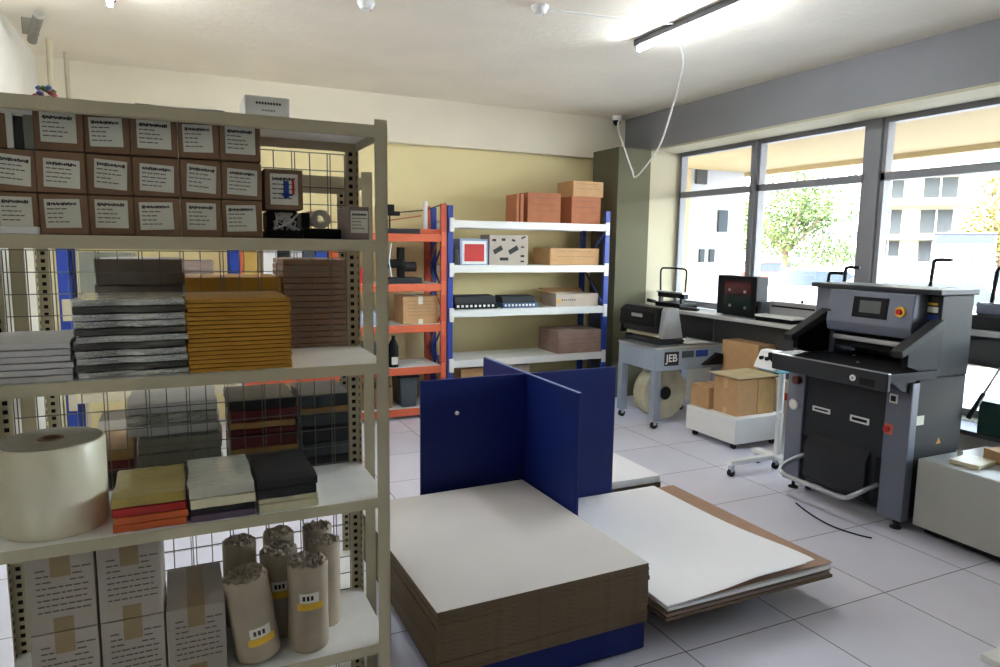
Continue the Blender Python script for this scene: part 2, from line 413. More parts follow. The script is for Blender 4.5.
def unit(label, x0, x1, y0, y1, zs, ztop, mesh=True, name='shelving_unit'):
    t = thing(name, label, 'shelving unit', ((x0+x1)/2, (y0+y1)/2, 0))
    for (x, dx) in ((x0, 1), (x1, -1)):
        for (y, dy) in ((y0, 1), (y1, -1)):
            m1 = MB(); perforated_post(m1, x, y, dx, dy, ztop); p = m1.build('post', shelfm, t)
            m2 = MB(); slots(m2, x, y, dx, dy, ztop, ('f', 'x') if dy < 0 else ('f',)); sl = m2.build('slot', darkhole, p); sl['label'] = 'dark slot row'
    for z in zs:
        b = MB(); e = .003
        b.box((x0+e, y0+e, z-.003), (x1-e, y1-e, z), 1)
        b.box((x0+e, y0-.001, z-.030), (x1-e, y0+.002+e, z-.0005), 0); b.box((x0+e, y1-e-.002, z-.030), (x1-e, y1-e, z-.003), 0)
        b.box((x0+e, y0+.004, z-.030), (x0+e+.002, y1-.006, z-.003), 0); b.box((x1-e-.002, y0+.004, z-.030), (x1-e, y1-.006, z-.003), 0)
        b.box((x0+e, y0+.003, z-.032), (x1-e, y0+.016, z-.030), 0)
        b.build('shelf', [shelfm, shelftop], t)
    if mesh:
        for a, c in zip(zs[:-1], zs[1:]):
            lo, hi = min(a, c), max(a, c)
            mm = MB(); mesh_panel(mm, x0+.04, x1-.04, y1-.008, lo+.004, hi-.04); mm.build('mesh_panel', wirem, t)
    return t
NX0, NX1, NY0, NY1 = -.475, .535, 1.9, 2.27
S1, S2, S3, S4, S5 = 1.944, 1.632, 1.283, .882, .425
unit('tall grey slotted steel shelving unit in the foreground with wire mesh back', NX0, NX1, NY0, NY1, [.10, S5, S4, S3, S2, S1], 1.96)
BX0, BX1, BY0, BY1 = -.43, .60, 2.32, 2.72
R1, R2, R3, R4 = 1.84, 1.24, .80, .36
unit('second grey slotted steel shelving unit standing back to back behind the foreground one', BX0, BX1, BY0, BY1, [.08, R4, R3, R2, R1], 1.86, mesh=False)

# ---- things on the foreground unit
def carton(name, sx, sy, sz, m, label, cat='carton', lab=None, tapem=None, flaps=True, group=None, textrows=0):
    """a closed cardboard box at origin, front faces -y; base centre at origin"""
    t = thing(name, label, cat, (0, 0, 0), group)
    MB().box((-sx/2, -sy/2, 0), (sx/2, sy/2, sz), bev=.0025).build('body', m, t)
    if flaps:
        MB().box((-.0012, -sy/2+.003, sz-.0005), (.0012, sy/2-.003, sz+.0006)).build('flap_seam', darkhole, t)
    if tapem:
        b = MB(); w = .022
        b.box((-w, -sy/2-.0008, sz*.72), (w, -sy/2, sz+.0008)); b.box((-w, -sy/2, sz), (w, sy/2, sz+.0008)); b.build('tape', tapem, t)
        MB().box((-w, -sy/2-.0008, .002), (w, -sy/2, sz*.18)).build('tape', tapem, t)
    if lab:
        (a, b_, c, d, rot) = lab
        l = MB().box((a, -sy/2-.0016, c), (b_, -sy/2-.0004, d), rot=(0, rot, 0)).build('label_sheet', paper, t)
        wr = MB(); rr = random.Random(int(a*1e5)+int(rot*1e4)); W = b_-a; Hh = d-c
        x = a+W*.08
        while x < b_-W*.12:      # scrawled heading
            h = rr.uniform(.06, .13)*Hh; w2 = rr.uniform(.02, .06)*W
            wr.box((x, -sy/2-.0022, d-Hh*.17-h/2), (x+w2, -sy/2-.0015, d-Hh*.17+h/2), rot=(0, rr.uniform(-.6, .6), 0)); x += w2*1.25
        for k in range(4):       # printed rows
            z = d-Hh*(.34+.15*k); x = a+W*.07
            for j in range(rr.randint(3, 5)):
                w2 = rr.uniform(.08, .2)*W
                if x+w2 > b_-W*.06: break
                wr.box((x, -sy/2-.0021, z-Hh*.018), (x+w2, -sy/2-.0015, z+Hh*.018), 1); x += w2+W*.03
        c0 = Vector(((a+b_)/2, 0, (c+d)/2)); R = Euler((0, rot, 0)).to_matrix()
        for v in wr.bm.verts: v.co = R @ (v.co-c0)+c0
        wr.build('lettering', [ink, inkg], l)
    if textrows:
        wr = MB(); rr = random.Random(textrows*7)
        for k in range(textrows):
            z = sz*(.82-.62*k/textrows); x = -sx*.36
            while x < sx*.32:
                w2 = rr.uniform(.05, .14)*sx
                if not (tapem and abs(x+w2/2) < .026 and (z > sz*.66 or z < sz*.22)): wr.box((x, -sy/2-.0012, z-.0016), (x+w2, -sy/2-.0003, z+.0016))
                x += w2+sx*.025
        wr.build('lettering', inkg, t)
    return t
colx = [-.39, -.2685, -.148, -.0265, .086, .196]
RH = .0985
def lay(sx, k):
    w = .1165
    v = [(-.043, .043, .018, .086, .0), (-.042, .045, .012, .078, .04), (-.046, .040, .016, .084, -.03), (-.040, .045, .014, .083, .06)][k]
    return v
protos = []
for k in range(4):
    c = carton('carton', .1175, .26, RH-.003, kraft, 'x', lab=lay(0, k), group='small labelled cartons on the upper shelf')
    protos.append(c)
colname = ['first', 'second', 'third', 'fourth', 'fifth', 'sixth']
ci = 0; used = set()
CN = ['first', 'second', 'third', 'fourth', 'fifth', 'last']
# column edges in the photo: 37, 87, 133, 180, 221, 262
ex = [P(px, py, 1, 1.95).x for px, py in ((-9, 180), (37, 180), (87, 185), (133, 186), (180, 188), (221, 190), (262, 192))]
rown = ['bottom', 'middle', 'top']
for r in range(3):
    for c in range(6):
        if r == 2 and c == 0: continue
        xc = (ex[c]+ex[c+1])/2; k = (c*2+r*3) % 4
        lb = 'small labelled brown carton, %s row of the upper shelf, %s column from left' % (rown[r], CN[c])
        loc = (xc+random.uniform(-.0008, .0008), 1.945+.13+random.uniform(0, .008), S2+.001+r*RH)
        if k not in used:
            used.add(k); protos[k].scale = ((ex[c+1]-ex[c]-.0015)/.1175, 1, 1); protos[k].location = loc; protos[k]['label'] = lb; WL[protos[k].name] = Vector(loc); protos[k].rotation_euler = (0, 0, 0)
        else:
            o = dup(protos[k], loc, lb, 0); o.scale = ((ex[c+1]-ex[c]-.0015)/.1175, 1, 1)
        ob = protos[k] if False else None
# slim books upper left
bx = ex[0]-.006
for i, (w, m_, lb) in enumerate(((.02, mach, 'dark grey'), (.017, kraft, 'brown'), (.013, white, 'white'), (.018, blackc, 'black'), (.02, sage, 'sage green with white foot'))):
    tag(MB().box((bx, 1.96, S2+.001+2*RH), (bx+w, 2.15, S2+2*RH+.075+.004*(i % 3)), bev=.001).build('folder', m_), '%s upright folder at the upper left of the foreground shelf' % lb, 'folder'); bx += w+.0015
# card in front of lower left
a = P(3, 226, 1, 1.93); b_ = P(40, 236, 1, 1.93)
tag(MB().box((a.x-.05, 1.904, S2+.001), (b_.x, 1.938, S2+.018), bev=.001).build('card_stack', white), 'low pile of white cards at the shelf edge under the left cartons', 'cards')
# cluster on the right of the upper shelf
def at_origin(t, loc, rz=0.):
    t.location = loc; WL[t.name] = Vector(loc); t.rotation_euler = (0, 0, rz); return t
xa = P(266, 220, 1, 1.95).x; xb = P(304, 220, 1, 1.95).x
t = thing('punch_device', 'black desk device with clear plastic bag in front, below the framed carton', 'device', ((xa+xb)/2, 2.03, S2))
MB().box((xa+.003, 1.95, S2+.001), (xb-.002, 2.12, S2+.022), bev=.003).build('base', black, t)
MB().box((xa+.008, 2.0, S2+.022), (xb-.008, 2.11, S2+.076), bev=.006).build('body', machd, t)
g = MB()
for i in range(14):
    g.tube([(xa+.02+random.uniform(0, .07), 1.97+random.uniform(-.008, .012), S2+.024), (xa+.02+random.uniform(0, .07), 1.975, S2+.045), (xa+.02+random.uniform(0, .07), 1.98, S2+.07)], .003, n=5)
g.build('plastic_bag', reamm, t)
t = carton('carton', xb-xa, .16, .106, kraft, 'brown carton with blue and red drawing on white sheet, on top of black device', lab=(-.036, .036, .012, .094, 0))
b = MB(); b.box((-.002, -.0835, .03), (.012, -.082, .075), 0); b.box((-.006, -.0835, .036), (.022, -.082, .042), 0); b.box((.02, -.0835, .04), (.026, -.082, .08), 1)
b.build('printed_drawing', [bluel, redm], t); at_origin(t, ((xa+xb)/2, 2.035, S2+.0785))
xc = P(345, 220, 1, 1.96).x
t = thing('tape_dispenser', 'dark gadget with pale and pink rolls between two cartons on the upper shelf', 'gadget', ((xb+xc)/2, 2.05, S2))
MB().box((xb+.004, 1.98, S2+.001), (xc-.006, 2.13, S2+.03), bev=.004).build('base', black, t)
MB().box((xb+.006, 2.03, S2+.03), (xb+.03, 2.12, S2+.075), bev=.004).build('upright', machd, t)
MB().ring((xb+.062, 2.05, S2+.058), (0, 1, 0), .012, .027, .03).build('tape_roll', paper, t)
MB().ring((xb+.04, 2.09, S2+.06), (0, 1, 0), .012, .022, .02).build('tape_roll', mat('pink_tape', s(206,150,140), .5), t)
xd = P(349, 220, 1, 1.95).x; xe = P(376, 220, 1, 1.95).x
w = min(xe, NX1-.04)-xd
t = carton('carton', w, .16, .092, kraftg, 'small brown carton with written label at the right end of the upper shelf', lab=(-w*.42, w*.42, .018, .08, 0)); at_origin(t, (xd+w/2, 2.03, S2+.001))
# top of unit
xa = P(245, 117, 1, 2.03).x; xb = P(290, 117, 1, 2.03).x
t = carton('carton', xb-xa, .16, .072, white, 'white shallow carton with printed heading on top of the foreground shelving', lab=None)
b = MB()
for i in range(9): b.box((-.03+i*.0075, -.0812, .05), (-.025+i*.0075, -.0802, .056)); b.box((-.015+i*.004, -.0812, .032), (-.013+i*.004, -.0802, .037), 1)
b.build('lettering', [ink, inkg], t); at_origin(t, ((xa+xb)/2, 2.03+.08, S1+.001))
tag(MB().box((xb+.001, 2.04, S1+.001), (xb+.03, 2.16, S1+.01)).build('flat_packet', white), 'small flat white packet beside the white carton on top of the shelving', 'packet')
xa = P(128, 105, 1, 2.05).x; xb = P(238, 112, 1, 2.05).x
for i in range(3):
    tag(MB().slab(xa+.01*i, xb-.02*i, 1.96, 2.2, lambda u, v, i=i: (0, 0, S1+.004+.0045*i+.0012*math.sin(u*6+i)*(1 if i else 0)), .002, 10, 4).build('paper_sheet', white), 'loose white sheet lying on top of the shelving, %s of three' % ['lowest', 'middle', 'topmost'][i], 'paper')
xa = P(33, 88, 1, 2.03).x
t = thing('craft_flowers', 'small bundle of green, pink and blue plastic flowers on top of the shelving', 'decoration', (xa+.02, 2.03, S1))
for i in range(22):
    m_ = [mat('green_plastic', s(96,130,60), .5), mat('pink_plastic', s(200,110,110), .5), mat('blue_plastic', s(90,110,170), .5)][i % 3]
    x = xa+.004+random.uniform(0, .045); y = 2.03+random.uniform(-.02, .02)
    MB().lathe([(.001, -.006), (.006, -.003), (.008, .001), (.003, .006)], (x, y, S1+.012+random.uniform(0, .03)), n=8).build('flower', m_, t)
MB().tube([(xa+.002, 2.03, S1+.003), (xa+.05, 2.035, S1+.004)], .003, n=6).build('stem', mat('green_plastic', s(96,130,60)), t)

# packs: soft slabs stacked
def pack_mesh(sx, sy, sz, seed, amp=.002, ed=.004, nx=9, ny=9):
    rr = random.Random(seed); mb = MB()
    ph = [rr.uniform(0, 6.28) for _ in range(6)]
    def fn(u, v):
        e = max(abs(u-.5), abs(v-.5))*2
        return (amp*math.sin(v*9+ph[0])*(.5 if .02 < u < .98 else 1.5), amp*math.sin(u*11+ph[1])*(.5 if .02 < v < .98 else 1.5), sz-(ed*max(0, e-.86)/.14)*.5-abs(amp*.4*math.sin(u*17+ph[2])*math.sin(v*13+ph[3])))
    mb.slab(-sx/2, sx/2, -sy/2, sy/2, fn, sz*.82, nx, ny)
    # raise base to z=0
    lo = min(v.co.z for v in mb.bm.verts)
    for v in mb.bm.verts: v.co.z -= lo
    hi = max(v.co.z for v in mb.bm.verts)
    for v in mb.bm.verts: v.co.z *= sz*.97/hi
    return mb
def stack(name, cat, x0, x1, y0, y1, z0, th, n, mats_, lbl, group, jit=.003, seed=1, amp=.002, colors=None):
    protos = []
    sx, sy = x1-x0, y1-y0
    for i in range(n):
        ml = mats_[i % len(mats_)]
        tx = th[i] if isinstance(th, (list, tuple)) else th
        key = (ml.name, tx)
        pr_ = next((p for p in protos if p[0] == key), None)
        lab_ = lbl(i, n)
        rr = random.Random(seed*100+i)
        loc = Vector(((x0+x1)/2+rr.uniform(-jit, jit), (y0+y1)/2+rr.uniform(-jit, jit), z0)); rz = rr.uniform(-1, 1)*jit*2.0
        if pr_ is None:
            mb = pack_mesh(sx, sy, tx, seed+i, amp)
            WL['_o'] = Vector((0, 0, 0))
            o = mb.build(name, ml); o.location = loc; o.rotation_euler = (0, 0, rz); o['category'] = cat; protos.append((key, o))
        else:
            o = pr_[1].copy(); C.objects.link(o); o.location = loc; o.rotation_euler = (0, 0, rz+(PI if rr.random() < .5 else 0))
        o['label'] = lab_; o['category'] = cat; o['group'] = group
        z0 += tx
    return z0
e = .001
# white reams
xr = P(73, 365, 1, 1.95).x
stack('paper_ream', 'paper ream', NX0+.045, xr, 1.912, 2.19, S3+e, .0158, 6, [reamm], lambda i, n: 'white wrapped paper ream at left of the third shelf, %s' % nth(i, n), 'white reams on the middle shelf', seed=3)
xs0, xs1 = P(76, 350, 1, 1.95).x, P(187, 350, 1, 1.95).x
stack('film_pack', 'film pack', xs0+.002, xs1-.002, 1.912, 2.19, S3+e, .0178, 11, [silver, silverd, silver, silver, silverd], lambda i, n: 'shiny silver wrapped pack beside the yellow envelopes, %s of the pile' % nth(i, n), 'silver packs on the middle shelf', jit=.004, seed=11, amp=.004)
xs2, xs3 = xs1+.002, P(289, 350, 1, 1.95).x
stack('envelope_pack', 'envelope pack', xs2, xs3, 1.912, 2.2, S3+e, .0113, 17, [yel], lambda i, n: 'bright yellow padded envelope bundle in the yellow pile, %s' % nth(i, n), 'yellow envelopes on the middle shelf', jit=.0022, seed=21, amp=.0012)
# fourth shelf packs
def wrapx(px, py, y): return P(px, py, 1, y).x
x0, x1 = wrapx(114, 520, 1.95), wrapx(187, 520, 1.95)
cols4 = [orangep, orangep, redp, yelp]; nm4 = ['orange', 'light orange', 'red', 'clear wrapped yellow']
def lb4(i, n): return '%s paper pack in short pile right of big white roll, %s' % (nm4[i], nth(i, n))
stack('paper_pack', 'paper pack', x0, x1, 1.912, 2.16, S4+e, [.022, .02, .022, .028], 4, cols4, lb4, 'coloured packs right of the white roll', seed=31, jit=.004, amp=.0009)
x0, x1 = wrapx(190, 515, 1.95), wrapx(254, 515, 1.95)
nm5 = ['mauve', 'black', 'cream', 'clear wrapped cream']
stack('paper_pack', 'paper pack', x0, x1, 1.912, 2.18, S4+e, [.02, .016, .028, .032], 4, [purplep, blackc, cream, mat('pale_pack', s(205,202,186), .2, ns=10, na=.08, bump=.6, bs=20, coat=.6)], lambda i, n: '%s paper pack in the middle short pile on the fourth shelf, %s' % (nm5[i], nth(i, n)), 'packs in the middle of the fourth shelf', seed=41, jit=.004, amp=.0009)
x0, x1 = wrapx(258, 510, 1.95), wrapx(316, 510, 1.95)
nm6 = ['thick cream', 'thin cream', 'glossy black wrapped', 'black topmost']
stack('paper_pack', 'paper pack', x0, x1, 1.912, 2.18, S4+e, [.024, .014, .028, .024], 4, [cream, cream, blackc, blackc], lambda i, n: '%s paper pack in the right pile on the fourth shelf' % nm6[i], 'packs at the right of the fourth shelf', seed=51, jit=.003, amp=.0009)
# big roll
rc = wrapx(54, 500, 2.03)
t = thing('paper_roll', 'large upright roll of white film paper at the left of the fourth shelf', 'paper roll', (rc, 2.045, S4))
MB().lathe([(.030, .012), (.030, 0), (.117, 0), (.121, .006), (.123, .222), (.120, .228), (.1, .2282), (.030, .2282), (.030, .012)], (rc, 2.045, S4+e), n=56, cap=False).build('roll_body', film, t)
MB().ring((rc, 2.045, S4+e+.2292), (0, 0, 1), .031, .116, .0016, n=56).build('wound_end', mat('wound_paper_edge', s(150,142,124), .5, ns=30, na=.1), t)
MB().ring((rc, 2.045, S4+e+.117), (0, 0, 1), .022, .0295, .23).build('core_tube', kraft, t)
# bottom shelf cartons
def P1(px, py, y=1.95): return P(px, py, 1, y)
print('bottom cartons', P1(27, 562), P1(97, 628), P1(97, 556), P1(160, 612), P1(160, 545), P1(218, 600), P1(35, 630), P1(212, 565, 2.02))
BH = .2055
wb = .148
cA = carton('copy_paper_carton', wb, .26, BH-.002, whitec, 'x', tapem=tape, textrows=8, group='white printed cartons on the bottom shelf')
xL = -.405
pos = [(0, 0, 'white printed carton with brown tape, bottom row at the left of the lowest shelf'), (1, 0, 'white printed carton with brown tape, bottom row, second from the left'), (2, 0, 'white printed carton with brown tape, bottom row, next to the wrapped rolls'), (0, 1, 'white printed carton with brown tape, upper row at the left, under the big roll'), (1, 1, 'white printed carton with brown tape, upper row, second from the left')]
WBX = [P1(25, 600).x, P1(98, 600).x, P1(160, 600).x, P1(216, 600).x]
for i, (c, r, lb) in enumerate(pos):
    xc = (WBX[c]+WBX[c+1])/2
    xc = WBX[0]+.078+c*.1535
    loc = (xc, 1.95+.13+(.05 if (c == 2 and r == 1) else 0), S5+e+r*BH)
    if i == 0: at_origin(cA, loc); cA['label'] = lb
    else: dup(cA, loc, lb)
# wrapped rolls
def wrapped_roll(label, x, y, r, h, tilt=(0, 0), lab=False):
    t = thing('wrapped_roll', label, 'wrapped roll', (0, 0, 0), 'brown wrapped paper rolls on the bottom shelf')
    rr = random.Random(int(x*1000)); n = 28; mb = MB(); rings = []
    for k, (q, zz) in enumerate([(.96, 0), (1, .01), (1, .05), (.985, h*.35), (1, h*.6), (.99, h*.85), (1.01, h-.012), (.97, h)]):
        rings.append([mb.bm.verts.new((r*q*(1+rr.uniform(-.012, .012))*math.cos(2*PI*j/n), r*q*(1+rr.uniform(-.012, .012))*math.sin(2*PI*j/n), zz+(rr.uniform(-.006, .006) if zz == h else 0))) for j in range(n)])
    for k in range(len(rings)-1):
        for j in range(n):
            f = mb.bm.faces.new((rings[k][j], rings[k][(j+1) % n], rings[k+1][(j+1) % n], rings[k+1][j])); f.smooth = True
    mb.bm.faces.new(rings[0][::-1])
    mb.build('wrapper', wrapm, t)
    g = MB(); prev = None                      # crumpled paper end
    for (q, dz) in ((.985, -.004), (.8, .004), (.62, -.004), (.45, .005), (.25, -.003), (.1, .002)):
        ring = [g.bm.verts.new((r*q*math.cos(2*PI*j/n), r*q*math.sin(2*PI*j/n), h+dz+rr.uniform(-.007, .007))) for j in range(n)]
        if prev:
            for j in range(n): g.bm.faces.new((prev[j], prev[(j+1) % n], ring[(j+1) % n], ring[j]))
        prev = ring
    g.bm.faces.new(prev)
    g.build('crumpled_end', wrapin, t)
    if lab:
        l = MB(); l2 = MB(); l3 = MB(); a0, z0 = lab
        def arc(mb, a, b, z0, z1, rad):
            V = []
            for i in range(7):
                an = math.radians(a+(b-a)*i/6); V.append((mb.bm.verts.new((rad*math.cos(an), rad*math.sin(an), z0)), mb.bm.verts.new((rad*math.cos(an), rad*math.sin(an), z1))))
            for i in range(6): mb.bm.faces.new((V[i][0], V[i+1][0], V[i+1][1], V[i][1]))
        arc(l, a0-27, a0+27, z0, z0+.03, r*1.025); L_ = l.build('label_sheet', paper, t)
        arc(l2, a0-34, a0+38, z0-.022, z0-.001, r*1.025); l2.build('yellow_band', yellab, L_)
        for i in range(3): arc(l3, a0-18+i*11, a0-11+i*11, z0+.008, z0+.022, r*1.034)
        l3.build('lettering', ink, L_)
    t.location = (x, y, S5+.002+(abs(math.sin(tilt[0]))+abs(math.sin(tilt[1])))*r*1.02); t.rotation_euler = (tilt[0], tilt[1], 0)
    return t
RR = .059
def rp_(px, py, y): return P(px, py, 1, y).x
wrapped_roll('leaning brown paper-wrapped roll with white and yellow label, front left of the group', rp_(248, 620, 2.0)+.026, 1.985, .062, .245, (-.02, -.13), (-78, .075))
wrapped_roll('upright brown paper-wrapped roll with white label, front right of the group', rp_(308, 620, 2.0), 1.99, RR, .262, (0, 0), (-95, .155))
wrapped_roll('brown paper-wrapped roll with yellow band in the middle row between the two front rolls', rp_(281, 600, 2.1)+.004, 2.10, .056, .262, (0, -.03), (-95, .15))
wrapped_roll('brown paper-wrapped roll at the right of the middle row', rp_(320, 590, 2.1)+.015, 2.095, .048, .268, (0, 0))
wrapped_roll('brown paper-wrapped roll at the back left of the group', rp_(240, 560, 2.19), 2.2, .05, .268, (0, 0))
wrapped_roll('brown paper-wrapped roll at the back in the middle of the group', rp_(278, 560, 2.2)+.004, 2.205, .048, .270, (0, 0))
wrapped_roll('brown paper-wrapped roll at the back right of the group', rp_(318, 560, 2.2), 2.205, .047, .272, (0, 0))

# ---- things on the second unit (seen through the mesh)
def Q(px, py): return P(px, py, 1, 2.42).x
stack('cover_pack', 'cover pack', Q(98, 300), Q(184, 300), 2.38, 2.64, R2+e, .041, 8, [greyst], lambda i, n: 'taupe wrapped pack behind the silver packs, %s of the pile' % nth(i, n), 'taupe packs behind the mesh', seed=61)
stack('cover_board', 'cover board', Q(282, 300), Q(346, 300), 2.38, 2.64, R2+e, .0205, 16, [brownst], lambda i, n: 'brown board bundle in the tall pile right of the yellow envelopes, %s' % nth(i, n), 'brown boards behind the mesh', seed=71, jit=.0015, amp=.001)
stack('envelope_bundle', 'envelope bundle', Q(186, 300), Q(279, 300), 2.36, 2.6, R2+e, .068, 4, [yel], lambda i, n: 'yellow envelope bundle set back behind the front yellow pile, %s' % nth(i, n), 'yellow bundles set back behind the front yellow pile', seed=75, jit=.0015, amp=.001)
mm = [blackc, sage, tan, maroon, maroon, tan, maroon, blackc]; mn = ['black', 'sage', 'tan', 'maroon', 'dark maroon', 'pale tan', 'wine red', 'navy black']
th8 = [.075, .04, .02, .045, .02, .025, .04, .035]
stack('cover_pack', 'cover pack', Q(230, 430), Q(295, 430), 2.38, 2.64, R3+e, th8, 8, mm, lambda i, n: '%s cover pack in the mixed pile behind the mesh, %s' % (mn[i], nth(i, n)), 'mixed cover packs behind the mesh', seed=81)
mm2 = [blackc, slate, blackc, slate, tan, slate]; mn2 = ['black', 'slate', 'glossy black', 'blue grey', 'tan', 'dark slate']
stack('cover_pack', 'cover pack', Q(300, 430), Q(348, 430), 2.38, 2.64, R3+e, [.08, .05, .055, .045, .025, .045], 6, mm2, lambda i, n: '%s cover pack in dark pile at right behind mesh, %s' % (mn2[i], nth(i, n)), 'dark cover packs behind the mesh', seed=91)
zt = stack('cover_pack', 'cover pack', Q(140, 450), Q(222, 450), 2.38, 2.64, R3+e, .05, 4, [sage], lambda i, n: 'sage grey cover pack behind the cream packs, %s' % nth(i, n), 'sage packs behind the mesh', seed=95)
stack('film_pack', 'film pack', Q(126, 410), Q(216, 410), 2.40, 2.66, zt+.001, .036, 3, [reamm, silver, reamm], lambda i, n: 'pale shiny pack lying on the sage packs behind the mesh, %s' % ['lowest', 'middle', 'topmost'][i], 'pale shiny packs behind the mesh', seed=99)
stack('cover_pack', 'cover pack', Q(92, 450), Q(134, 450), 2.38, 2.64, R3+e, [.05, .05, .04, .04], 4, [maroon, blackc, maroon, tan], lambda i, n: '%s cover pack right behind the big white roll, %s' % (['maroon', 'black', 'dark red', 'pale'][i], nth(i, n)), 'packs behind the big white roll', seed=97)

# ------------------------------------------------------------------ racks at the back wall
def rack(label, x0, x1, y0, y1, zs, ztop, postm, beammat, postm_r=None):
    t = thing('pallet_rack', label, 'rack', ((x0+x1)/2, (y0+y1)/2, 0))
    pw = .055
    for x in (x0, x1-pw):
        for y in (y0, y1-.04):
            MB().box((x, y, 0), (x+pw, y+.04, ztop), bev=.003).build('post', (postm_r or postm) if x != x0 else postm, t)
    br_ = []
    for x in (x0, x1-pw):
        g = MB(); z = .2; k = 0
        while z+.4 < ztop:
            g.tube([(x+pw/2, y0+.04, z), (x+pw/2, y1-.04, z+.4)] if k % 2 == 0 else [(x+pw/2, y1-.04, z), (x+pw/2, y0+.04, z+.4)], .01, n=6); z += .4; k += 1
        g.build('side_brace', postm, t)
    for z in zs:
        g = MB(); g.box((x0+pw*.6, y0-.012, z-.07), (x1-pw*.6, y0+.0, z), bev=.003); g.box((x0+pw, y1-.04, z-.07), (x1-pw, y1-.01, z), bev=.003)
        for x in (x0+pw*.3, x1-pw*1.1): g.box((x, y0-.02, z-.11), (x+pw*.8, y0-.0005, z+.02), bev=.002)
        bm_ = g.build('beam', beammat, t)
        MB().box((x0+pw+.001, y0+.001, z-.012), (x1-pw-.001, y1-.042, z-.0005)).build('shelf_deck', whitesh if beammat is whitesh else shelftop, t)
    return t
K1, K2, K3, K4, K5 = 1.855, 1.435, 1.01, .525, .12
rack('white shelf rack with dark blue posts standing against the back wall', 2.275, 4.07, 6.05, 6.55, [K5, K4, K3, K2, K1], 1.99, bluepost, whitesh)
O1, O2, O3, O4, O5 = 1.72, 1.265, .885, .49, .1
rack('orange beam rack left of the blue and white rack', .42, 2.265, 6.05, 6.55, [O5, O4, O3, O2, O1], 2.0, redpost, orangem)
rack('grey shelf rack with blue posts far behind the left of the foreground shelving', -.66, .36, 4.8, 5.2, [.15, .7, 1.25, 1.75], 2.0, bluepost, shelfm)

def rk(px, py, y=6.1): return P(px, py, 1, y)
def rc_box(px0, px1, pyt, z, m_, label, depth=.3, y=6.1, name='carton', cat='carton', rz=0., lab=None, textrows=0, tapem=None):
    a = P(px0, pyt, 1, y); b = P(px1, pyt, 1, y)
    sx = b.x-a.x; sz = (a.z+b.z)/2-z
    t = carton(name, sx, depth, sz, m_, label, cat, lab=lab, textrows=textrows, tapem=tapem)
    at_origin(t, ((a.x+b.x)/2, y+depth/2, z+.001), rz); return t, sx, sz
rc_box(528, 561, 193, K1, kraft3, 'reddish carton with dark heading on blue rack top, left of the stacked pair', .28, textrows=3)
rc_box(516.5, 519.5, 194, K1, kraft3, 'narrow reddish carton on edge, leftmost on the blue rack top', .24)
rc_box(520.5, 524, 194, K1, kraft3, 'narrow reddish carton on edge right beside the large carton on the blue rack top', .24)
tb, sx_, sz_ = rc_box(572, 601, 197, K1, kraft3, 'brown carton at the right end of the blue rack top, lower of two', .3, textrows=3)
a = rk(574, 176); b = rk(604, 176)
t = carton('carton', b.x-a.x, .33, .155, kraft2, 'larger brown carton resting on the lower one at blue rack top right', textrows=2); at_origin(t, ((a.x+b.x)/2, 6.1+.17, K1+.001+sz_+.001))
# second shelf of blue rack
t, sx, sz = rc_box(460, 488, 239, K2, mat('blue_grey_carton', s(140,158,190), .5), 'blue grey carton with red front panel on the second shelf of the blue rack', .2)
local_part(MB().box((-sx*.34, -.1035, sz*.14), (sx*.36, -.1012, sz*.80)), 'red_panel', redm, t)
b = MB(); b.box((-sx*.42, -.1011, sz*.04), (sx*.44, -.1001, sz*.92)); local_part(b, 'white_border', white, t)
t, sx, sz = rc_box(489.5, 528, 235, K2, whitec, 'white printed carton with dark tool pictures on the second shelf of the blue rack', .22)
yy = -.112
for (u, v, w, h, r) in ((.22, .5, .24, .16, -.5), (.62, .5, .26, .16, -.5), (.38, .2, .22, .1, 0), (.12, .82, .1, .08, 0), (.36, .84, .1, .08, 0), (.62, .82, .09, .07, .3), (.86, .3, .1, .07, 0), (.86, .6, .08, .05, 0), (.86, .12, .1, .05, 0), (.88, .92, .12, .05, -.4)):
    local_part(MB().box(((u-.5-w/2)*sx, yy, (v-h/2)*sz), ((u-.5+w/2)*sx, yy+.0015, (v+h/2)*sz), rot=(0, r, 0)), 'printed_picture', machd, t)
rc_box(550.5, 599, 248.5, K2, kraft2, 'long low tan carton at the right of the second shelf of the blue rack', .38, textrows=2)
tag(MB().box((rk(454.5, 250).x, 6.1, K2+.001), (rk(459, 250).x, 6.3, K2+.15), bev=.003).build('binder', blackc), 'dark binder at the left end of the second shelf of the blue rack', 'binder')
# third shelf of blue rack: black machines, blue tray, open box
def desk_machine(x0, x1, y0, y1, z0, z1, label, m_=black):
    t = thing('binding_machine', label, 'machine', ((x0+x1)/2, (y0+y1)/2, z0)); h = z1-z0
    MB().box((x0, y0, z0+.001), (x1, y1, z0+h*.4), bev=.004).build('base', m_, t)
    MB().prism([(y0+.03, z0+h*.4), (y0+.05, z1-.01), (y1-.04, z1), (y1, z0+h*.4)], 0, x0+.01, x1-.01, bev=.004).build('head', machd, t)
    g = MB(); n = 9
    for i in range(n): g.box((x0+.02+(x1-x0-.04)*i/n, y0-.004, z0+h*.15), (x0+.02+(x1-x0-.04)*(i+.5)/n, y0-.0005, z0+h*.32))
    g.build('key_row', white, t)
    return t
a, b = rk(455, 300), rk(498, 300); desk_machine(a.x, b.x, 6.1, 6.35, K3, K3+.13, 'long black machine with white keys on the third shelf of the blue rack')
a, b = rk(503, 300), rk(538, 300); desk_machine(a.x, b.x, 6.1, 6.35, K3, K3+.12, 'blue and black machine next to the open carton on the blue rack', mat('blue_grey_plastic', s(62,92,130), .45))
a, b = rk(551, 300), rk(598, 300)
t = thing('open_carton', 'open cardboard carton with raised flaps on the third shelf of the blue rack', 'carton', ((a.x+b.x)/2, 6.25, K3))
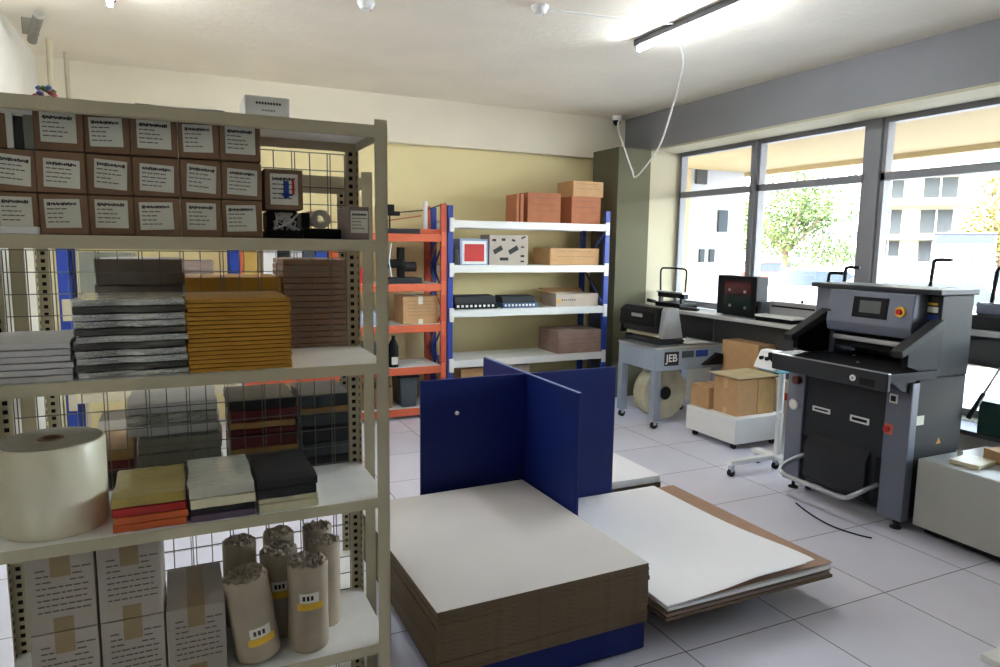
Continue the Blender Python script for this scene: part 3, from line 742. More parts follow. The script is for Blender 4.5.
b1 = MB(); x0, x1 = a.x+.06, b.x; y0, y1, z1 = 6.1, 6.4, K3+.13; th = .005
for q in (((x0, y0, K3+.001), (x1, y0+th, z1)), ((x0, y1-th, K3+.001), (x1, y1, z1)), ((x0, y0+th, K3+.001), (x0+th, y1-th, z1)), ((x1-th, y0+th, K3+.001), (x1, y1-th, z1)), ((x0+th, y0+th, K3+.001), (x1-th, y1-th, K3+.006))): b1.box(*q)
b1.build('body', mat('pale_carton', s(190,176,160), .8), t)
MB().box((x0-.13, y0, z1-.002), (x0, y1, z1+.003), rot=(0, .25, 0), piv=(x0, y0, z1)).build('flap', kraft2, t)
MB().box((x0, y1, z1-.002), (x1, y1+.1, z1+.003), rot=(.4, 0, 0), piv=(x0, y1, z1)).build('flap', kraft2, t)
g = MB()
for i in range(8): g.box((x0+.04+i*.025, y0-.001, K3+.06), (x0+.055+i*.025, y0-.0002, K3+.075))
g.build('lettering', inkg, t)
MB().ring((x0+.035, y0-.002, K3+.06), (0, 1, 0), .008, .022, .002).build('round_sticker', yellab, t)
# fourth shelf
t, sx, sz = rc_box(562, 605, 330, K4, mat('mauve_carton', s(150,124,112), .8), 'big brown carton with printed marks on the fourth shelf of the blue rack', .42, textrows=3, y=6.065)
t.location.x -= .045
rc_box(461, 484, 369, K5, kraft2, 'tan carton on the lowest shelf of the blue rack, behind the blue panels at left', .3)
rc_box(487, 530, 366, K5, mat('pale_carton', s(190,176,160)), 'pale carton on the lowest shelf of the blue rack, behind the blue panels', .3)
# orange rack things
rc_box(403, 438, 296.5, O3, kraft2, 'tan carton with black print and white tape on the orange rack', .3, textrows=5, tapem=paper)
x = rk(405, 270)
t = thing('stitching_machine', 'dark stitching machine with column and arm on the orange rack', 'machine', (x.x, 6.25, O2))
MB().box((x.x-.17, 6.1, O2+.001), (x.x+.17, 6.4, O2+.05), bev=.008).build('base', machd, t)
MB().box((x.x-.03, 6.2, O2+.05), (x.x+.03, 6.27, O2+.33), bev=.006).build('column', black, t)
MB().box((x.x-.16, 6.18, O2+.14), (x.x+.02, 6.29, O2+.22), bev=.02).build('motor', black, t)
MB().cyl((x.x+.03, 6.23, O2+.15), (x.x+.14, 6.23, O2+.15), .045).build('hand_wheel', mach, t)
MB().tube([(x.x-.1, 6.2, O2+.06), (x.x-.13, 6.18, O2+.2), (x.x-.11, 6.18, O2+.36)], .008, n=6).build('hose', chrome, t)
x = rk(408, 232)
t = thing('wire_spool_stand', 'metal stand with wire arms and a white upright tube on top of the orange rack', 'stand', (x.x, 6.25, O1))
MB().box((x.x-.25, 6.1, O1+.001), (x.x+.12, 6.3, O1+.045), bev=.006).build('base', machd, t)
w_ = rk(427, 220); MB().cyl((w_.x, 6.15, O1+.046), (w_.x, 6.15, O1+.30), .022, n=14).build('upright_tube', white, t)
MB().box((w_.x-.07, 6.11, O1+.003), (w_.x+.13, 6.22, O1+.045), bev=.004).build('tube_foot', orangem, t)
MB().tube([(w_.x-.36, 6.15, O1+.18), (w_.x, 6.15, O1+.22), (w_.x+.2, 6.15, O1+.29)], .006, n=6).build('wire_arm', mach, t)
MB().tube([(w_.x-.45, 6.2, O1+.10), (w_.x-.02, 6.2, O1+.17)], .006, n=6).build('wire_arm', redpost, t)
MB().box((w_.x-.4, 6.12, O1+.16), (w_.x-.25, 6.18, O1+.2), bev=.004).build('clamp_block', black, t)
MB().box((w_.x-.36, 6.13, O1+.2), (w_.x-.3, 6.17, O1+.26), bev=.004).build('clamp_block', black, t)
MB().tube([(w_.x-.34, 6.15, O1+.045), (w_.x-.34, 6.15, O1+.17)], .008, n=6).build('support_rod', mach, t)
x = rk(394, 365)
t = thing('ink_bottle', 'black bottle with white label on the fourth shelf of the orange rack', 'bottle', (x.x, 6.12, O4))
MB().lathe([(.045, 0), (.048, .01), (.048, .19), (.03, .24), (.018, .26), (.018, .29)], (x.x, 6.12, O4+.001), n=20).build('body', black, t)
MB().box((x.x-.03, 6.068, O4+.03), (x.x+.03, 6.071, O4+.1)).build('label_sheet', paper, t)
a, b = rk(366, 350), rk(382, 350)
tag(MB().box((a.x-.1, 6.15, O4+.001), (b.x, 6.4, O4+.22), bev=.004).build('carton', slate), 'dark slate carton on the orange rack just behind the shelf post', 'carton')
a, b = rk(366, 350), rk(384, 350)
tag(MB().box((a.x-.3, 6.12, O3+.001), (b.x, 6.35, O3+.12), bev=.003).build('parcel', mat('pale_blue_wrap', s(170,180,200), .5)), 'pale blue wrapped parcel on the orange rack just behind the shelf post', 'parcel')
tag(MB().box((rk(362, 350).x-.1, 6.12, O2+.001), (rk(374, 350).x, 6.35, O2+.14), bev=.003).build('box', redm), 'small red box on the orange rack just behind the shelf post', 'box')
a, b = rk(400, 350), rk(418, 350)
t = thing('storage_bin', 'dark grey bin on the lowest shelf of the orange rack', 'bin', ((a.x+b.x)/2, 6.25, O5))
MB().prism([(a.x+.02, O5+.001), (b.x-.02, O5+.001), (b.x, O5+.28), (a.x, O5+.28)], 1, 6.1, 6.4, bev=.004).build('body', slate, t)
MB().box((a.x-.01, 6.09, O5+.28), (b.x+.01, 6.41, O5+.3), bev=.003).build('lid', black, t)
a, b = rk(375, 350), rk(395, 350)
tag(MB().box((a.x-.12, 6.12, O5+.001), (b.x-.02, 6.4, O5+.2), bev=.004).build('carton', kraft), 'brown carton on the lowest shelf of the orange rack behind the shelf post', 'carton')
mix = [(white, 'white'), (blackc, 'black'), (reamm, 'pale grey'), (slate, 'slate'), (bluel, 'blue'), (orangep, 'orange')]
x = P(262, 250, 1, 6.15).x
for i, (m_, nm) in enumerate(mix):
    x2 = P(277+i*12.5, 250, 1, 6.15).x
    tag(MB().box((x+.005, 6.12, O2+.001), (x2-.005, 6.35, O2+.43 if i else O2+.43), bev=.003).build('box', m_), '%s box in the row on the orange rack seen under the upper shelf' % nm, 'box', 'row of boxes on the orange rack'); x = x2
x0 = max(.49, P(200, 250, 1, 6.15).x); x1 = P(256, 250, 1, 6.15).x
tag(MB().box((x0, 6.12, O2+.08+.001), (x1, 6.35, O2+.36), bev=.003).build('carton', mat('mustard_carton', s(190,160,80), .7)), 'mustard yellow carton on the orange rack seen behind the yellow envelopes', 'carton')
tag(MB().box((x0, 6.12, O2+.001), (x1, 6.35, O2+.079), bev=.003).build('box', white), 'flat white box under the mustard carton on the orange rack', 'box')
# things on grey rack behind left
for (z, x0, x1, h, m_, nm, lb) in ((1.25, -.55, -.25, .3, sage, 'carton', 'sage carton on the far left rack'), (1.25, -.22, .2, .25, kraftg, 'carton', 'grey brown carton on the far left rack'), (.7, -.55, -.3, .3, kraft2, 'carton', 'tan carton on the middle shelf of the far left rack'), (.7, -.25, .25, .3, whitec, 'carton', 'white carton on the middle shelf of the far left rack'), (.15, -.5, .2, .35, whitec, 'carton', 'wide white carton on the lowest shelf of the far left rack')):
    tag(MB().box((x0, 4.84, z+.001), (x1, 5.1, z+h), bev=.004).build(nm, m_), lb, 'carton')

# ------------------------------------------------------------------ centre: blue cross dividers with board stacks
t = thing('cross_divider_stand', 'dark blue stand of two crossed panels on a low blue base', 'divider stand', (1.66, 3.2, 0))
CX, CY = 1.655, 3.2
MB().box((1.06, CY-.009, .1385), (CX-.0095, CY+.009, .95), bev=.003).build('panel', bluem, t)
MB().box((CX+.0095, CY-.009, .101), (2.22, CY+.009, .95), bev=.003).build('panel', bluem, t)
o = MB().box((CX-.009, 2.66, .1385), (CX+.009, 3.76, .95), bev=.003).build('panel', bluem, t)
MB().box((CX-.008, 2.661, .9505), (CX+.008, 3.759, .952)).build('edge_strip', blueed, t)
MB().box((.80, 2.10, .012), (1.645, 3.75, .138), bev=.006).build('base', bluem, t)
MB().box((1.6455, 2.85, .012), (2.4, 3.75, .07), bev=.004).build('base', bluem, t)
h_ = P(457, 413, 1, CY-.01)
MB().lathe([(.011, 0), (.011, -.003), (.006, -.004)], (h_.x, CY-.0092, h_.z), n=16, axis=1).build('screw_cover', white, t)
g = MB()
for x in (.9, 1.55):
    for y in (2.25, 3.6): g.cyl((x-.02, y, .0135), (x+.02, y, .0135), .0125)
g.build('glide', rubber, t)
# board stack front left
n = 14; th = (.385-.139)/n
proto = None
for i in range(n):
    rr = random.Random(i+5)
    j = .0025
    loc = Vector((1.185-.0+rr.uniform(-j, j), 2.61+rr.uniform(-j, j), .139+i*th)); rz = math.radians(0.6)+rr.uniform(-.004, .004)
    if i == n-1: loc.x -= .006; loc.y -= .004; rz = math.radians(1.2)
    if i in (0, n-1):
        mb = MB()
        mb.box((-.447, -.535, 0), (.447, .535, th-.0012), 1, bev=.001)
        mb.box((-.446, -.534, th-.0012), (.446, .534, th-.0006), 0)
        if i == 0:
            sub = MB()
        o = mb.build('greyboard_bundle', [boardedge if i == 0 else boardtop, boardedge]); o.location = loc
        if i == 0: proto = o
    else:
        o = proto.copy(); C.objects.link(o); o.location = loc
    o.rotation_euler = (0, 0, rz)
    tag(o, 'grey cardboard bundle in large pile by blue panels, %s' % nth(i, n), 'board bundle', 'greyboard bundles on the blue base')
# back right quadrant stack
for i in range(4):
    rr = random.Random(i+50)
    mb = MB(); mb.box((1.70, 3.24, .0715+i*.045), (2.60+rr.uniform(-.01, .01), 4.0+rr.uniform(-.01, .01), .0715+i*.045+.0438), 0 if i == 3 else 1, bev=.002)
    tag(mb.build('cardboard_bundle', [sheetw, boardedge]), '%s cardboard bundle in the pile behind the blue panels' % nth(i, 4), 'board bundle', 'bundles behind the blue panels')
# front right: pallet with sagging sheets
t = thing('low_pallet', 'dark low pallet under the sagging white sheets', 'pallet', (2.2, 2.75, 0))
for x in (1.85, 2.15, 2.42): MB().box((x, 2.30, .001), (x+.08, 2.84, .115)).build('runner', kraft, t)
for k in range(5): MB().box((1.8, 2.32+k*.105, .1155), (2.56, 2.40+k*.105, .133)).build('deck_board', kraft, t)
def sheet(x0, x1, y0, y1, z, th, droop, m_, label, name, wave=0., rz=0., cat='sheet', sk=0., ms=None):
    mb = MB()
    def fn(u, v):
        d = 1-v
        dz = -droop*d*d*(1-.65*u)+wave*math.exp(-((v)/.25)**2)*math.sin(u*PI*1.5)*.9*(1-u*.3)
        sk2 = sk*(1-v)
        return (sk2, 0.0*u, z+th+dz)
    mb.slab(x0, x1, y0, y1, fn, th, 28, 24)
    o = mb.build(name, ms or m_); tag(o, label, cat); return o
def sheet2(x0, x1, y0, y1, prof, th, m_, label, name='board_sheet', cat='board'):
    # prof(u) height of front edge ; flat at the back
    mb = MB()
    def fn(u, v):
        w = math.exp(-(v/.38)**2)
        return (0, 0, BZ(v)+(prof(u)-BZ(0))*w) if False else (0, 0, prof(u, v))
    mb.slab(x0, x1, y0, y1, fn, th, 28, 24)
    return tag(mb.build(name, m_), label, cat)
def fold(u, v): return math.exp(-(v/.32)**2)*(.034*(1-math.cos(min(1, u*1.15)*PI))/2+.004*(1+math.sin(u*14))*u)
for i in range(4):
    zz = .148+i*.0145
    sheet2(1.71+.006*(i % 2), 2.655-.012*(i % 2), 2.05+.006*(i % 3), 3.18, lambda u, v, zz=zz: zz, .0135, [boardedge, kraftg, boardedge, sheetw][i], '%s board of four under the white sheets on the low pallet' % nth(i, 4), cat='board')
sheet2(1.80, 2.66, 2.06, 3.185, lambda u, v: .1965+.006*math.exp(-(v/.25)**2)*u, .003, sheetk, 'brown kraft board sticking out on the right beneath the white sheets', 'kraft_sheet', 'sheet')
sheet2(1.72, 2.50, 2.065, 3.185, lambda u, v: .207+.45*fold(u, v), .0025, sheetw, 'creased white sheet just under the topmost one on the low pallet', 'paper_sheet', 'sheet')
sheet2(1.70, 2.515, 2.035, 3.188, lambda u, v: .2115+fold(u, v), .0025, sheetw, 'topmost large white sheet with wavy front edge on the low pallet', 'paper_sheet', 'sheet')

# ------------------------------------------------------------------ paper cutter
t = thing('paper_cutter', 'large grey floor-standing paper cutter with touchscreen and foot bar', 'paper cutter', (4.0, 2.9, 0))
Y0, Y1 = 2.46, 3.33
MB().box((3.79, Y0+.01, .07), (4.22, Y1-.01, .899), bev=.006).build('cabinet_body', mach, t)
MB().box((3.725, Y0, .06), (3.789, Y0+.155, .88), bev=.006).build('front_column', machl, t, 'light grey front column')
MB().box((3.725, Y1-.135, .06), (3.789, Y1, .88), bev=.006).build('front_column', machl, t, 'light grey front column')
dr = MB().box((3.745, Y0+.157, .12), (3.788, Y1-.137, .88), bev=.004).build('front_door', machd, t, 'dark front door')
for (a, b) in (((813.5, 403), (830, 415)), ((851, 412), (869, 426))):
    p = P(*a, 0, 3.744); q = P(*b, 0, 3.744); g = MB()
    ya, yb, zb, za = max(p.y, q.y), min(p.y, q.y), min(p.z, q.z)+.003, max(p.z, q.z)-.015
    g.box((3.738, yb, zb), (3.7445, ya, zb+.01)); g.box((3.738, yb, za-.01), (3.7445, ya, za)); g.box((3.738, yb, zb+.01), (3.7445, yb+.012, za-.01)); g.box((3.738, ya-.012, zb+.01), (3.7445, ya, za-.01))
    hd = g.build('recessed_handle', white, dr); 
    MB().box((3.741, yb+.012, zb+.01), (3.7446, ya-.012, za-.01)).build('grip_recess', black, dr)
# lower bulged cover and side recesses
MB().prism([(3.735, .10), (3.700, .14), (3.700, .36), (3.744, .42), (3.744, .10)], 1, Y0+.235, Y1-.19, bev=.006).build('lower_cover', machd, t)
for (ya, yb) in ((Y0+.157, Y0+.195), (Y1-.185, Y1-.137)): MB().box((3.738, ya, .12), (3.7445, yb, .40)).build('side_recess', black, t)
MB().tube(smooth([Vector(p) for p in ((3.74, Y1-.16, .26), (3.66, Y1-.115, .22), (3.60, Y1-.10, .17), (3.585, Y1-.16, .14), (3.585, 2.95, .135), (3.585, Y0+.29, .135), (3.60, Y0+.22, .17), (3.66, Y0+.185, .21), (3.74, Y0+.175, .23))], 6), .015, n=12).build('foot_bar', chrome, t)
# feet and casters
for (x, y) in ((3.77, Y0+.06), (3.77, Y1-.06), (4.17, Y0+.06), (4.17, Y1-.06)):
    MB().lathe([(.032, 0), (.032, .008), (.012, .014), (.008, .07)], (x, y, .001), n=16).build('foot', rubber, t)
for (x, y) in ((3.84, Y0+.1), (3.84, Y1-.13), (4.1, Y0+.1), (4.1, Y1-.13)):
    w = MB(); w.cyl((x, y-.012, .0265), (x, y+.012, .0265), .026, n=20); cw = w.build('caster', rubber, t); MB().box((x-.02, y-.016, .03), (x+.02, y+.016, .07)).build('caster_fork', chrome, cw)
# controls on columns
p = P(888, 429, 0, 3.72); g = MB(); g.box((3.721, p.y-.027, p.z-.03), (3.7248, p.y+.027, p.z+.03), 0, bev=.001)
sw = g.build('main_switch', orangem, t); MB().cyl((3.705, p.y+.005, p.z), (3.721, p.y+.005, p.z), .019).build('switch_knob', redm, sw)
p = P(894, 399, 0, 3.72); so = MB().box((3.719, p.y-.022, p.z-.025), (3.7248, p.y+.028, p.z+.028), bev=.002).build('socket_plate', white, t); MB().box((3.7165, p.y-.012, p.z-.014), (3.7192, p.y+.018, p.z+.018)).build('socket', mach, so)
p = P(794, 404, 0, 3.72); ga = MB().cyl((3.712, p.y, p.z), (3.7248, p.y, p.z), .038, n=28).build('pressure_gauge', chrome, t); MB().cyl((3.7105, p.y, p.z), (3.712, p.y, p.z), .03, n=28).build('dial', paper, ga)
p = P(796, 380, 0, 3.70); MB().cyl((3.69, p.y, p.z), (3.7248, p.y, p.z), .028, n=20).build('adjusting_knob', mat('brown_knob', s(96,52,36), .4), t)
p = P(786, 396, 0, 3.72); MB().box((3.717, p.y-.008, p.z-.03), (3.7248, p.y+.008, p.z+.02)).build('red_lever', redm, t)
# table
TZ = .95
MB().box((3.49, Y0-.02, .90), (3.90, Y1-.03, TZ), bev=.003).build('front_table', black, t)
MB().box((3.901, Y0+.161, .90), (4.14, Y1-.171, TZ), bev=.004).build('table', black, t, 'glossy black cutting table')
tf = MB().box((3.465, Y0-.03, .855), (3.489, Y1-.09, TZ+.004), bev=.004).build('table_front', machd, t)
MB().box((3.463, Y0-.03, TZ+.0045), (3.489, Y1-.09, TZ+.009)).build('edge_strip', chrome, tf)
p = P(853, 376, 0, 3.464); bd = MB().cyl((3.459, p.y, .90), (3.4645, p.y, .90), .018, n=24).build('round_badge', white, tf)
g = MB(); g.box((3.457, p.y-.003, .893), (3.459, p.y+.003, .907)); g.box((3.457, p.y-.009, .897), (3.459, p.y+.009, .900)); g.build('badge_mark', inkg, bd)
MB().box((3.4625, Y0+.05, .87), (3.4645, Y0+.14, .91)).build('hand_button', black, tf)
for (px, py) in ((854, 355), (858, 362)):
    p = P(px, py, 2, TZ+.004); MB().lathe([(.010, 0), (.010, .004), (.004, .008)], (p.x, p.y, TZ), n=12).build('air_knob', chrome, t)
# side table supports
MB().prism([(3.55, .899), (3.78, .899), (3.78, .80), (3.66, .84)], 1, Y0+.02, Y0+.06, bev=.004).build('table_bracket', machd, t)
MB().prism([(3.55, .899), (3.78, .899), (3.78, .80), (3.66, .84)], 1, Y1-.10, Y1-.06, bev=.004).build('table_bracket', machd, t)
# arch
AX = 3.93
MB().box((AX, Y0+.006, .900), (4.22, Y0+.16, 1.372), bev=.006).build('upright', mach, t)
MB().box((AX, Y1-.17, .900), (4.22, Y1-.006, 1.372), bev=.006).build('upright', machl, t, 'light grey upright')
MB().box((4.16, Y0+.161, .951), (4.22, Y1-.171, 1.372), bev=.004).build('rear_wall', machd, t)
MB().box((AX-.05, Y0-.01, 1.374), (4.24, Y1+.0, 1.405), bev=.006).build('top_cover', machd, t)
# head
HX = 3.80
hy0, hy1 = Y0+.09, Y1-.205
MB().prism([(HX+.015, 1.372), (HX-.005, 1.175), (HX+.01, 1.115), (HX+.13, 1.09), (4.155, 1.095), (4.155, 1.372)], 1, hy0, hy1, bev=.006).build('head', machl, t, 'light blue grey control head')
def headpt(px, py):
    return P(px, py, 0, HX+.005)
import functools
sl = math.atan2(.02, .172)
def on_head(px0, py0, px1, py1, m_, name, par, off=0., th=.004, bev=.001):
    p, q = headpt(px0, py0), headpt(px1, py1)
    ya, yb = min(p.y, q.y), max(p.y, q.y); za, zb = min(p.z, q.z), max(p.z, q.z)
    mb = MB(); xx = lambda z: HX-.005+.02*(z-1.175)/.197
    poly = [(xx(za)-off-th, za), (xx(zb)-off-th, zb), (xx(zb)-off, zb), (xx(za)-off, za)]
    mb.prism(poly, 1, ya, yb); return mb.build(name, m_, par)
fr = on_head(854, 296, 887, 320, black, 'screen_frame', t, .0)
on_head(860.5, 300, 880.5, 314, screenm, 'screen', fr, .004, .002)
p = headpt(901, 312); eb = MB().cyl((HX-.006, p.y, p.z), (HX+.004, p.y, p.z), .030, n=24).build('emergency_stop', yellab, t)
MB().cyl((HX-.022, p.y, p.z), (HX-.006, p.y, p.z), .017, n=20).build('red_button', redm, eb)
on_head(823, 308, 831, 311, machd, 'name_plate', t)
# clamp under head
MB().box((HX+.03, hy0+.03, 1.055), (HX+.055, hy1-.03, 1.087), bev=.006).build('clamp_bar', chrome, t)
MB().box((HX+.07, hy0+.02, 1.01), (4.10, hy1-.02, 1.088), bev=.004).build('blade_housing', black, t)
MB().box((4.08, hy0+.01, .9505), (4.13, hy1-.01, 1.008), bev=.003).build('back_gauge', black, t)
for k in range(8): MB().box((4.076, hy0+.03+k*.065, .955), (4.0798, hy0+.065+k*.065, 1.0)).build('gauge_finger', mach, t)
# light barrier arms
for (ya, yb, nm) in ((Y0-.03, Y0+.04, 'right'), (Y1-.15, Y1-.08, 'left')):
    MB().prism([(3.57, 1.035), (3.92, 1.195), (3.92, 1.225), (3.90, 1.240), (3.56, 1.075)], 1, ya, yb, bev=.005).build('safety_arm', mach, t)
    MB().prism([(3.64, .985), (3.64, 1.058), (3.925, 1.188), (3.925, .955), (3.74, .955)], 1, ya+.015, yb-.015).build('arm_side_plate', black, t)
# labels on upright
def on_up(px0, py0, px1, py1, m_, name):
    p, q = P(px0, py0, 0, AX), P(px1, py1, 0, AX)
    return MB().box((AX-.002, max(min(p.y, q.y), Y0+.004), min(p.z, q.z)), (AX-.0002, max(p.y, q.y), max(p.z, q.z))).build(name, m_, t)
on_up(923, 302, 938, 305.5, yellab, 'warning_label'); on_up(923, 306, 938, 313, paper, 'warning_label'); on_up(922, 314, 938, 321, bluel, 'instruction_label')
def on_side(px0, py0, px1, py1, m_, name):
    p, q = P(px0, py0, 1, Y0), P(px1, py1, 1, Y0)
    return MB().box((min(p.x, q.x), Y0+.0085, min(p.z, q.z)), (max(p.x, q.x), Y0+.0099, max(p.z, q.z))).build(name, m_, t)
on_side(917, 417, 925, 425, paper, 'small_label')
p = P(940, 441, 1, Y0); MB().prism([(p.x-.022, p.z-.018), (p.x+.022, p.z-.018), (p.x, p.z+.02)], 1, Y0+.0085, Y0+.0099).build('warning_triangle', mat('amber_label', s(190,130,40), .6), t)
# gas strut at rear
MB().tube([(4.23, Y0-.02, .64), (4.34, Y0-.03, .78)], .014, n=10).build('gas_strut', machd, t)
MB().tube([(4.34, Y0-.03, .78), (4.46, Y0-.04, .93)], .007, n=10).build('strut_rod', chrome, t)

# thin dark curved line on the floor
pts = [P(px, py, 2, .006) for px, py in ((796, 503), (812, 515), (832, 526), (855, 534), (872, 538))]
tag(MB().tube(smooth(pts, 6), .0045, n=6).build('floor_line', black), 'thin dark line curving over the tiles in front of the paper cutter', 'cable')

# grey cabinet at right with boxes
t = thing('equipment_cabinet', 'low grey metal cabinet at the right edge beside the paper cutter', 'cabinet', (4.14, 1.95, 0))
MB().box((3.78, 1.45, .055), (4.42, 2.43, .45), bev=.008).build('body', cabg, t)
MB().box((3.82, 1.5, .02), (4.38, 2.38, .054)).build('plinth', black, t)
g = MB()
for x in (3.86, 4.34):
    for y in (1.55, 2.33): g.cyl((x, y-.01, .011), (x, y+.01, .011), .010)
g.build('caster', rubber, t)
p = P(955, 462, 2, .45); q = P(990, 470, 2, .45)
ccx, ccy = 4.12, 2.19
tt = tag(MB().box((-.10, -.075, 0), (.10, .075, .022), bev=.002).build('flat_carton', cream), 'flat cream packet in front of the brown carton on the grey cabinet', 'packet'); pc = P(973, 462, 2, .46); tt.location = (pc.x, pc.y, .451); tt.rotation_euler = (0, 0, .1)
pc = P(992, 455, 2, .47)
t = carton('carton', .22, .3, .065, kraft2, 'small brown carton on the grey cabinet at the right edge', lab=None); at_origin(t, (4.235, 2.13, .451), 1.3)
pc2 = P(960, 452, 2, .48); t = thing('small_cup', 'small white cup on the grey cabinet beside the flat packet', 'cup', (4.02, 2.33, .45))
MB().lathe([(.014, .0), (.018, .035), (.016, .035), (.012, .004)], (pc2.x, pc2.y, .451), n=16).build('cup_body', white, t)
# white carton corner bottom right
tag(MB().box((2.84, 1.22, .001), (3.19, 1.50, .03), bev=.002).build('flat_carton', white), 'flat white carton lying on the floor at the lower right corner', 'carton')

# ------------------------------------------------------------------ worktop by the window and its things
t = thing('window_desk', 'long grey worktop with dark panels running under the window', 'desk', (4.75, 4.9, 0))
MB().box((4.555, 3.36, .965), (4.945, 6.105, 1.0), bev=.004).build('worktop', woodtop, t)
for (a, b) in ((3.38, 4.2), (4.21, 5.2), (5.21, 6.09)): MB().box((4.755, a, .50), (4.77, b, .964), bev=.002).build('front_panel', apron, t)
for y in (3.38, 4.2, 5.2, 6.06): MB().box((4.775, y, .0), (4.93, y+.025, .964)).build('support', apron, t)
t = thing('window_desk', 'higher grey worktop with dark apron at the right behind the paper cutter', 'desk', (4.75, 2.3, 0))
MB().box((4.60, 1.2, 1.09), (4.945, 3.34, 1.125), bev=.004).build('worktop', woodtop, t)
MB().box((4.625, 1.22, .90), (4.645, 3.32, 1.089), bev=.002).build('front_panel', apron, t)
MB().box((4.60, 1.22, .44), (4.945-.07, 3.32, .47), bev=.002).build('lower_shelf', apron, t)
for y in (1.22, 2.36, 3.29): MB().box((4.65, y, 0), (4.87, y+.025, .439)).build('support', apron, t)
for y in (1.22, 2.36, 3.29): MB().box((4.80, y, .4705), (4.84, y+.025, 1.089)).build('support', apron, t)
p = P(983, 397, 0, 4.66)
t = carton('carton', .42, .18, .21, greenm, 'dark green carton on the low shelf under the right worktop'); at_origin(t, (4.70, p.y-.22, .471), PI/2)
# U handle press
t = thing('roll_press', 'black press with upright loop handle on the worktop in the far corner', 'press', (4.77, 5.8, 1.0))
MB().box((4.66, 5.62, 1.001), (4.90, 6.02, 1.05), bev=.008).build('base', black, t)
MB().box((4.70, 5.60, 1.10), (4.76, 6.03, 1.15), bev=.006).build('press_bar', black, t)
MB().box((4.68, 5.60, 1.151), (4.78, 6.03, 1.165)).build('silver_strip', chrome, t)
for y in (5.63, 5.98): MB().box((4.70, y, 1.051), (4.74, y+.03, 1.1)).build('bracket', machd, t)
MB().tube(smooth([Vector(p) for p in ((4.73, 6.02, 1.166), (4.73, 6.03, 1.36), (4.73, 6.01, 1.40), (4.73, 5.96, 1.41), (4.73, 5.69, 1.41), (4.73, 5.63, 1.40), (4.73, 5.61, 1.36), (4.73, 5.62, 1.166))], 5), .010, n=8).build('loop_handle', black, t)
MB().tube([(4.70, 6.06, 1.04), (4.60, 6.07, 1.06)], .02, n=10).build('side_knob', black, t)
t = thing('hand_tool', 'grey flat hand tool lying on the worktop beside the loop handle press', 'tool', (4.72, 5.4, 1.0))
MB().box((4.62, 5.34, 1.001), (4.67, 5.55, 1.03), rot=(0, 0, .3), bev=.006).build('body', mach, t)
# black box device
t = thing('heat_press', 'black boxy device with dark red front window on the worktop', 'machine', (4.77, 4.8, 1.0))
BY_0, BY_1 = 4.58, 5.07
MB().box((4.655, BY_0, 1.012), (4.80, BY_1, 1.375), bev=.008).build('housing', black, t)
MB().box((4.652, BY_0+.06, 1.21), (4.6548, BY_1-.10, 1.33)).build('window', mat('maroon_panel', s(70,24,34), .2), t)
MB().box((4.652, BY_0+.06, 1.07), (4.6548, BY_1-.10, 1.18)).build('window', mat('dark_green_panel', s(34,46,42), .2), t)
for y, z in ((BY_0+.13, 1.235), (BY_1-.17, 1.245), (BY_0+.12, 1.09), (BY_1-.18, 1.10)):
    MB().cyl((4.645, y, z), (4.652, y, z), .014, n=14).build('knob', chrome, t)
for y in (BY_0+.04, BY_1-.04): MB().cyl((4.73, y, 1.001), (4.73, y, 1.012), .02).build('foot', rubber, t)
tag(MB().box((4.68, 4.535, 1.001), (4.85, 4.575, 1.16), bev=.004).build('speaker_box', blackc), 'small black box right beside the black boxy device', 'box')
# white comb machine
t = thing('comb_binder', 'low white and silver desktop binding machine right of the black device', 'machine', (4.75, 4.2, 1.0))
MB().box((4.60, 4.12, 1.001), (4.74, 4.52, 1.035), bev=.004).build('tray', black, t)
MB().box((4.60, 4.11, 1.036), (4.74, 4.53, 1.055), bev=.004).build('tray_cover', white, t)
MB().box((4.745, 4.0, 1.001), (4.90, 4.50, 1.17), bev=.006).build('body', chrome, t)
MB().box((4.742, 4.02, 1.12), (4.7448, 4.48, 1.135)).build('front_slot', black, t)
MB().cyl((4.8, 4.2, 1.17), (4.8, 4.2, 1.195), .012).build('knob', black, t)
def lever_machine(y, label, z0=1.0, hs=((0, 0), )):
    t = thing('lever_punch', label, 'machine', (4.78, y, z0))
    MB().box((4.66, y-.16, z0+.001), (4.90, y+.16, z0+.09), bev=.008).build('base', mach, t)
    MB().box((4.74, y-.14, z0+.091), (4.86, y+.14, z0+.17), bev=.01).build('punch_head', machl, t)
    for (dy, h) in hs:
        yy = y+dy
        MB().tube(smooth([Vector(p) for p in ((4.80, yy+.02, z0+.12), (4.795, yy, z0+h-.05), (4.79, yy-.01, z0+h-.01), (4.79, yy-.04, z0+h), (4.79, yy-.13, z0+h))], 4), .013, n=8).build('lever', black, t)
    return t
lever_machine(3.83, 'grey lever punch with two black handles left behind the paper cutter', 1.0, ((.12, .44), (-.03, .49)))
lever_machine(3.08, 'grey lever punch with one tall and one short black handle behind the paper cutter', 1.126, ((.02, .44), (-.04, .24)))
lever_machine(2.62, 'grey lever punch with two black handles at the right behind the paper cutter', 1.126, ((.06, .40), (-.02, .24)))

